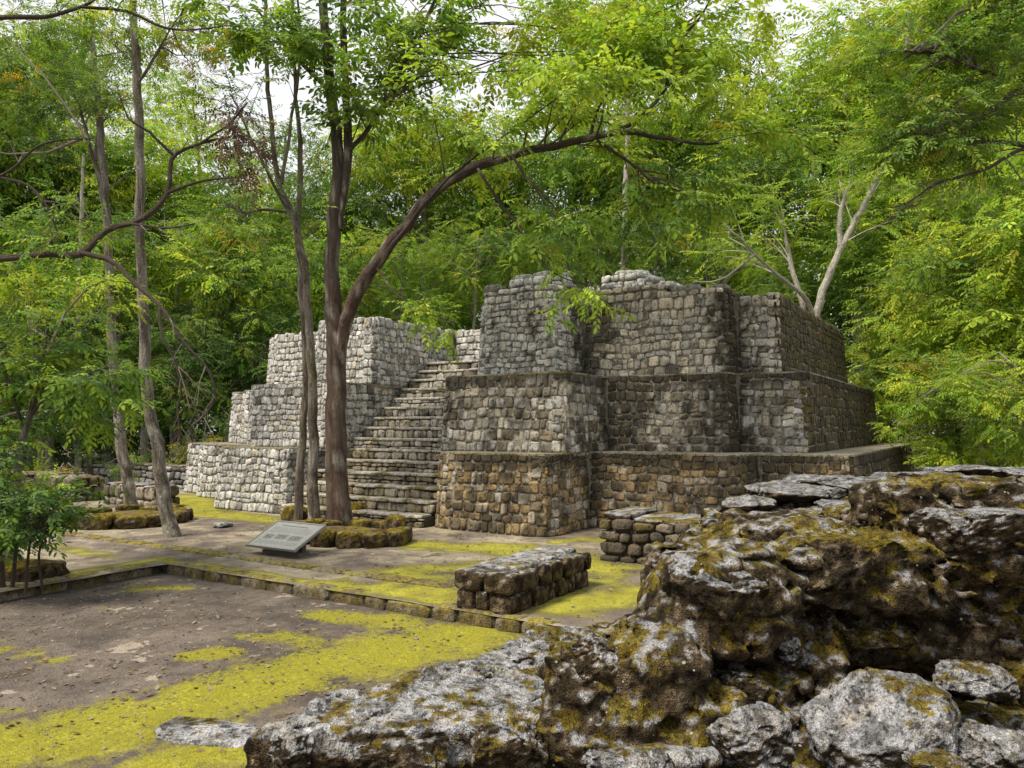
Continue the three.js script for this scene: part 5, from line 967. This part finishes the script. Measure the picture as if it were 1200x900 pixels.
// undergrowth along the forest edge
for (const [px, py, d, where] of [[40, 545, 22.5, 'below the dark bush behind the mossy wall'], [150, 545, 23, 'behind the left slim grey trunk'], [215, 535, 23, 'right of the leaning pale trunk'], [245, 530, 22.5, 'touching the left corner of the lower terrace'], [182, 540, 24, 'between the two slim grey trunks'], [75, 560, 21, 'left of the foot of the slender white trunk']]) forestTree(px, d, py, 26, 18, px % 2 ? 'yellow' : 'mid', { label: `low leafy plant behind the grey wall ${where}`, group: 'undergrowth behind the grey wall', name: 'undergrowth_plant', category: 'plant', n: 6, w: 0.02, kind: 'broad' });
{ // the wood beyond
  const r = rng(900), spots = []; const T = { g: scene, b: V3(0, 0, 0) };
  const far = new THREE.InstancedMesh(SPRAY.fine[0], leafMat, 26000); far.name = 'distant_forest'; far.userData = { kind: 'stuff', label: 'deep green wood filling the gaps far behind the trees', category: 'forest' };
  for (let i = 0; i < 26000; i++) {
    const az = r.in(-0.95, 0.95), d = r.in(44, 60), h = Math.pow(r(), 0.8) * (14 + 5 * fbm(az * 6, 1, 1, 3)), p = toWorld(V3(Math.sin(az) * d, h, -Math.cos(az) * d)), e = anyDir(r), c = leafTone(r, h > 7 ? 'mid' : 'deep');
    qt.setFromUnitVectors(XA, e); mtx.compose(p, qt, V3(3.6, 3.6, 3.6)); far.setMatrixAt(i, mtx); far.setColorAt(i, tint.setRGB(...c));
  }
  scene.add(far);
}

// ---------------------------------------------------------------- litter: fallen leaves, pebbles, moss cushions
{
  const r = rng(77), leaf = new THREE.InstancedMesh(geoOf([0, 0, 0, 0.35, 0.06, -0.3, 0.35, 0.1, 0.3, 0.5, 0.02, 0, 1, 0.16, 0], [0, 3, 1, 0, 2, 3, 1, 3, 4, 3, 2, 4]), dryLeaf, 4200); leaf.name = 'leaf_litter'; leaf.userData = { kind: 'stuff', label: 'small dry fallen leaves scattered over the soil', category: 'leaf litter' };
  const cols = [[0.12, 0.07, 0.035], [0.2, 0.13, 0.05], [0.07, 0.045, 0.03], [0.24, 0.19, 0.1], [0.16, 0.11, 0.05], [0.2, 0.17, 0.13]];
  for (let i = 0; i < 4200; i++) {
    const low = r() < 0.55, x = low ? r.in(-8.9, -2.6) : r.in(-17, -2.2), b = low ? r.in(1, 5.8) : r.in(6.3, 10.4), s = r.in(0.02, 0.06);
    if (fbm(x * 0.8 + 20, 1.5, b * 0.8, 3) + r.in(-0.25, 0.25) < -0.05 && i > 400) { mtx.makeScale(0.0001, 0.0001, 0.0001); mtx.setPosition(x, -0.2, -b); leaf.setMatrixAt(i, mtx); leaf.setColorAt(i, tint.setRGB(0.1, 0.07, 0.04)); continue; }
    mtx.compose(V3(x, (low ? LOW : 0) + heightNoise(x, -b) + 0.003, -b), qt.setFromEuler(new THREE.Euler(r.in(-0.3, 0.3), r() * 6.3, r.in(-0.3, 0.3))), V3(s, s, s)); leaf.setMatrixAt(i, mtx); leaf.setColorAt(i, tint.setRGB(...r.pick(cols)));
  }
  scene.add(leaf);
  const peb = new THREE.InstancedMesh(rockGeo([1, 0.6, 0.8], 3, { detail: 3, block: 0.3, rough: 0.15 }), std({ roughness: 0.95 }), 2600); peb.name = 'pebble_scatter'; peb.userData = { kind: 'stuff', label: 'small pebbles and grit lying on the soil', category: 'pebbles' };
  for (let i = 0; i < 2600; i++) {
    const low = r() < 0.6, x = low ? r.in(-9, -2.6) : r.in(-17, -2.2), b = low ? r.in(1, 5.9) : r.in(6.2, 10.4), s = r.in(0.004, 0.012) * (r() < 0.04 ? 2 : 1), g = r.in(0.5, 1.1);
    mtx.compose(V3(x, (low ? LOW : 0) + heightNoise(x, -b) + s * 0.2, -b), qt.setFromEuler(new THREE.Euler(0, r() * 6.3, 0)), V3(s, s, s)); peb.setMatrixAt(i, mtx); peb.setColorAt(i, tint.setRGB(0.22 * g, 0.19 * g, 0.15 * g));
  }
  scene.add(peb);
  // moss cushions: low tufts where the moss is thickest
  const tuft = []; { const q = rng(5); for (let k = 0; k < 9; k++) { const a = q() * 6.3, d = q() * 0.9, h = q.in(0.5, 1), w = 0.28, x = Math.cos(a) * d, z = Math.sin(a) * d; tuft.push(geoOf([x - w, 0, z, x + w, 0, z + w * 0.5, x, 0, z - w, x + q.in(-0.3, 0.3), h, z + q.in(-0.3, 0.3)], [0, 3, 1, 1, 3, 2, 2, 3, 0])); } }
  const spots = [];
  for (let i = 0; i < 160000 && spots.length < 26000; i++) {
    const low = r() < 0.7, x = low ? r.in(-9, -2) : r.in(-16.5, -1.8), b = low ? r.in(1, 5.95) : r.in(6.1, 11.5), m = (low ? courtMoss : plazaMoss)(x, -b), n = 0.85 * fbm(x * 3.1, 9.4, -b * 3.1, 4);
    if (m + n > 0.5 + r() * 0.5) spots.push([x, (low ? LOW : 0) + heightNoise(x, -b) - 0.001, -b]);
  }
  const moss = new THREE.InstancedMesh(mergeGeometries(tuft), std({ roughness: 1 }), spots.length); moss.name = 'moss_cover'; moss.userData = { kind: 'stuff', label: 'bright yellow-green moss growing over the ground', category: 'moss' };
  spots.forEach((p, i) => { const s = r.in(0.008, 0.02), g = r.in(0.85, 1.12); mtx.compose(V3(...p), qt.setFromEuler(new THREE.Euler(0, r() * 6.3, 0)), V3(s, s * 0.55, s)); moss.setMatrixAt(i, mtx); moss.setColorAt(i, tint.setRGB(0.24 * g, 0.228 * g, 0.018 * g)); });
  scene.add(moss);
}
scene.traverse((o) => { if (o.isMesh) o.castShadow = o.receiveShadow = true; });
renderer.render(scene, camera);
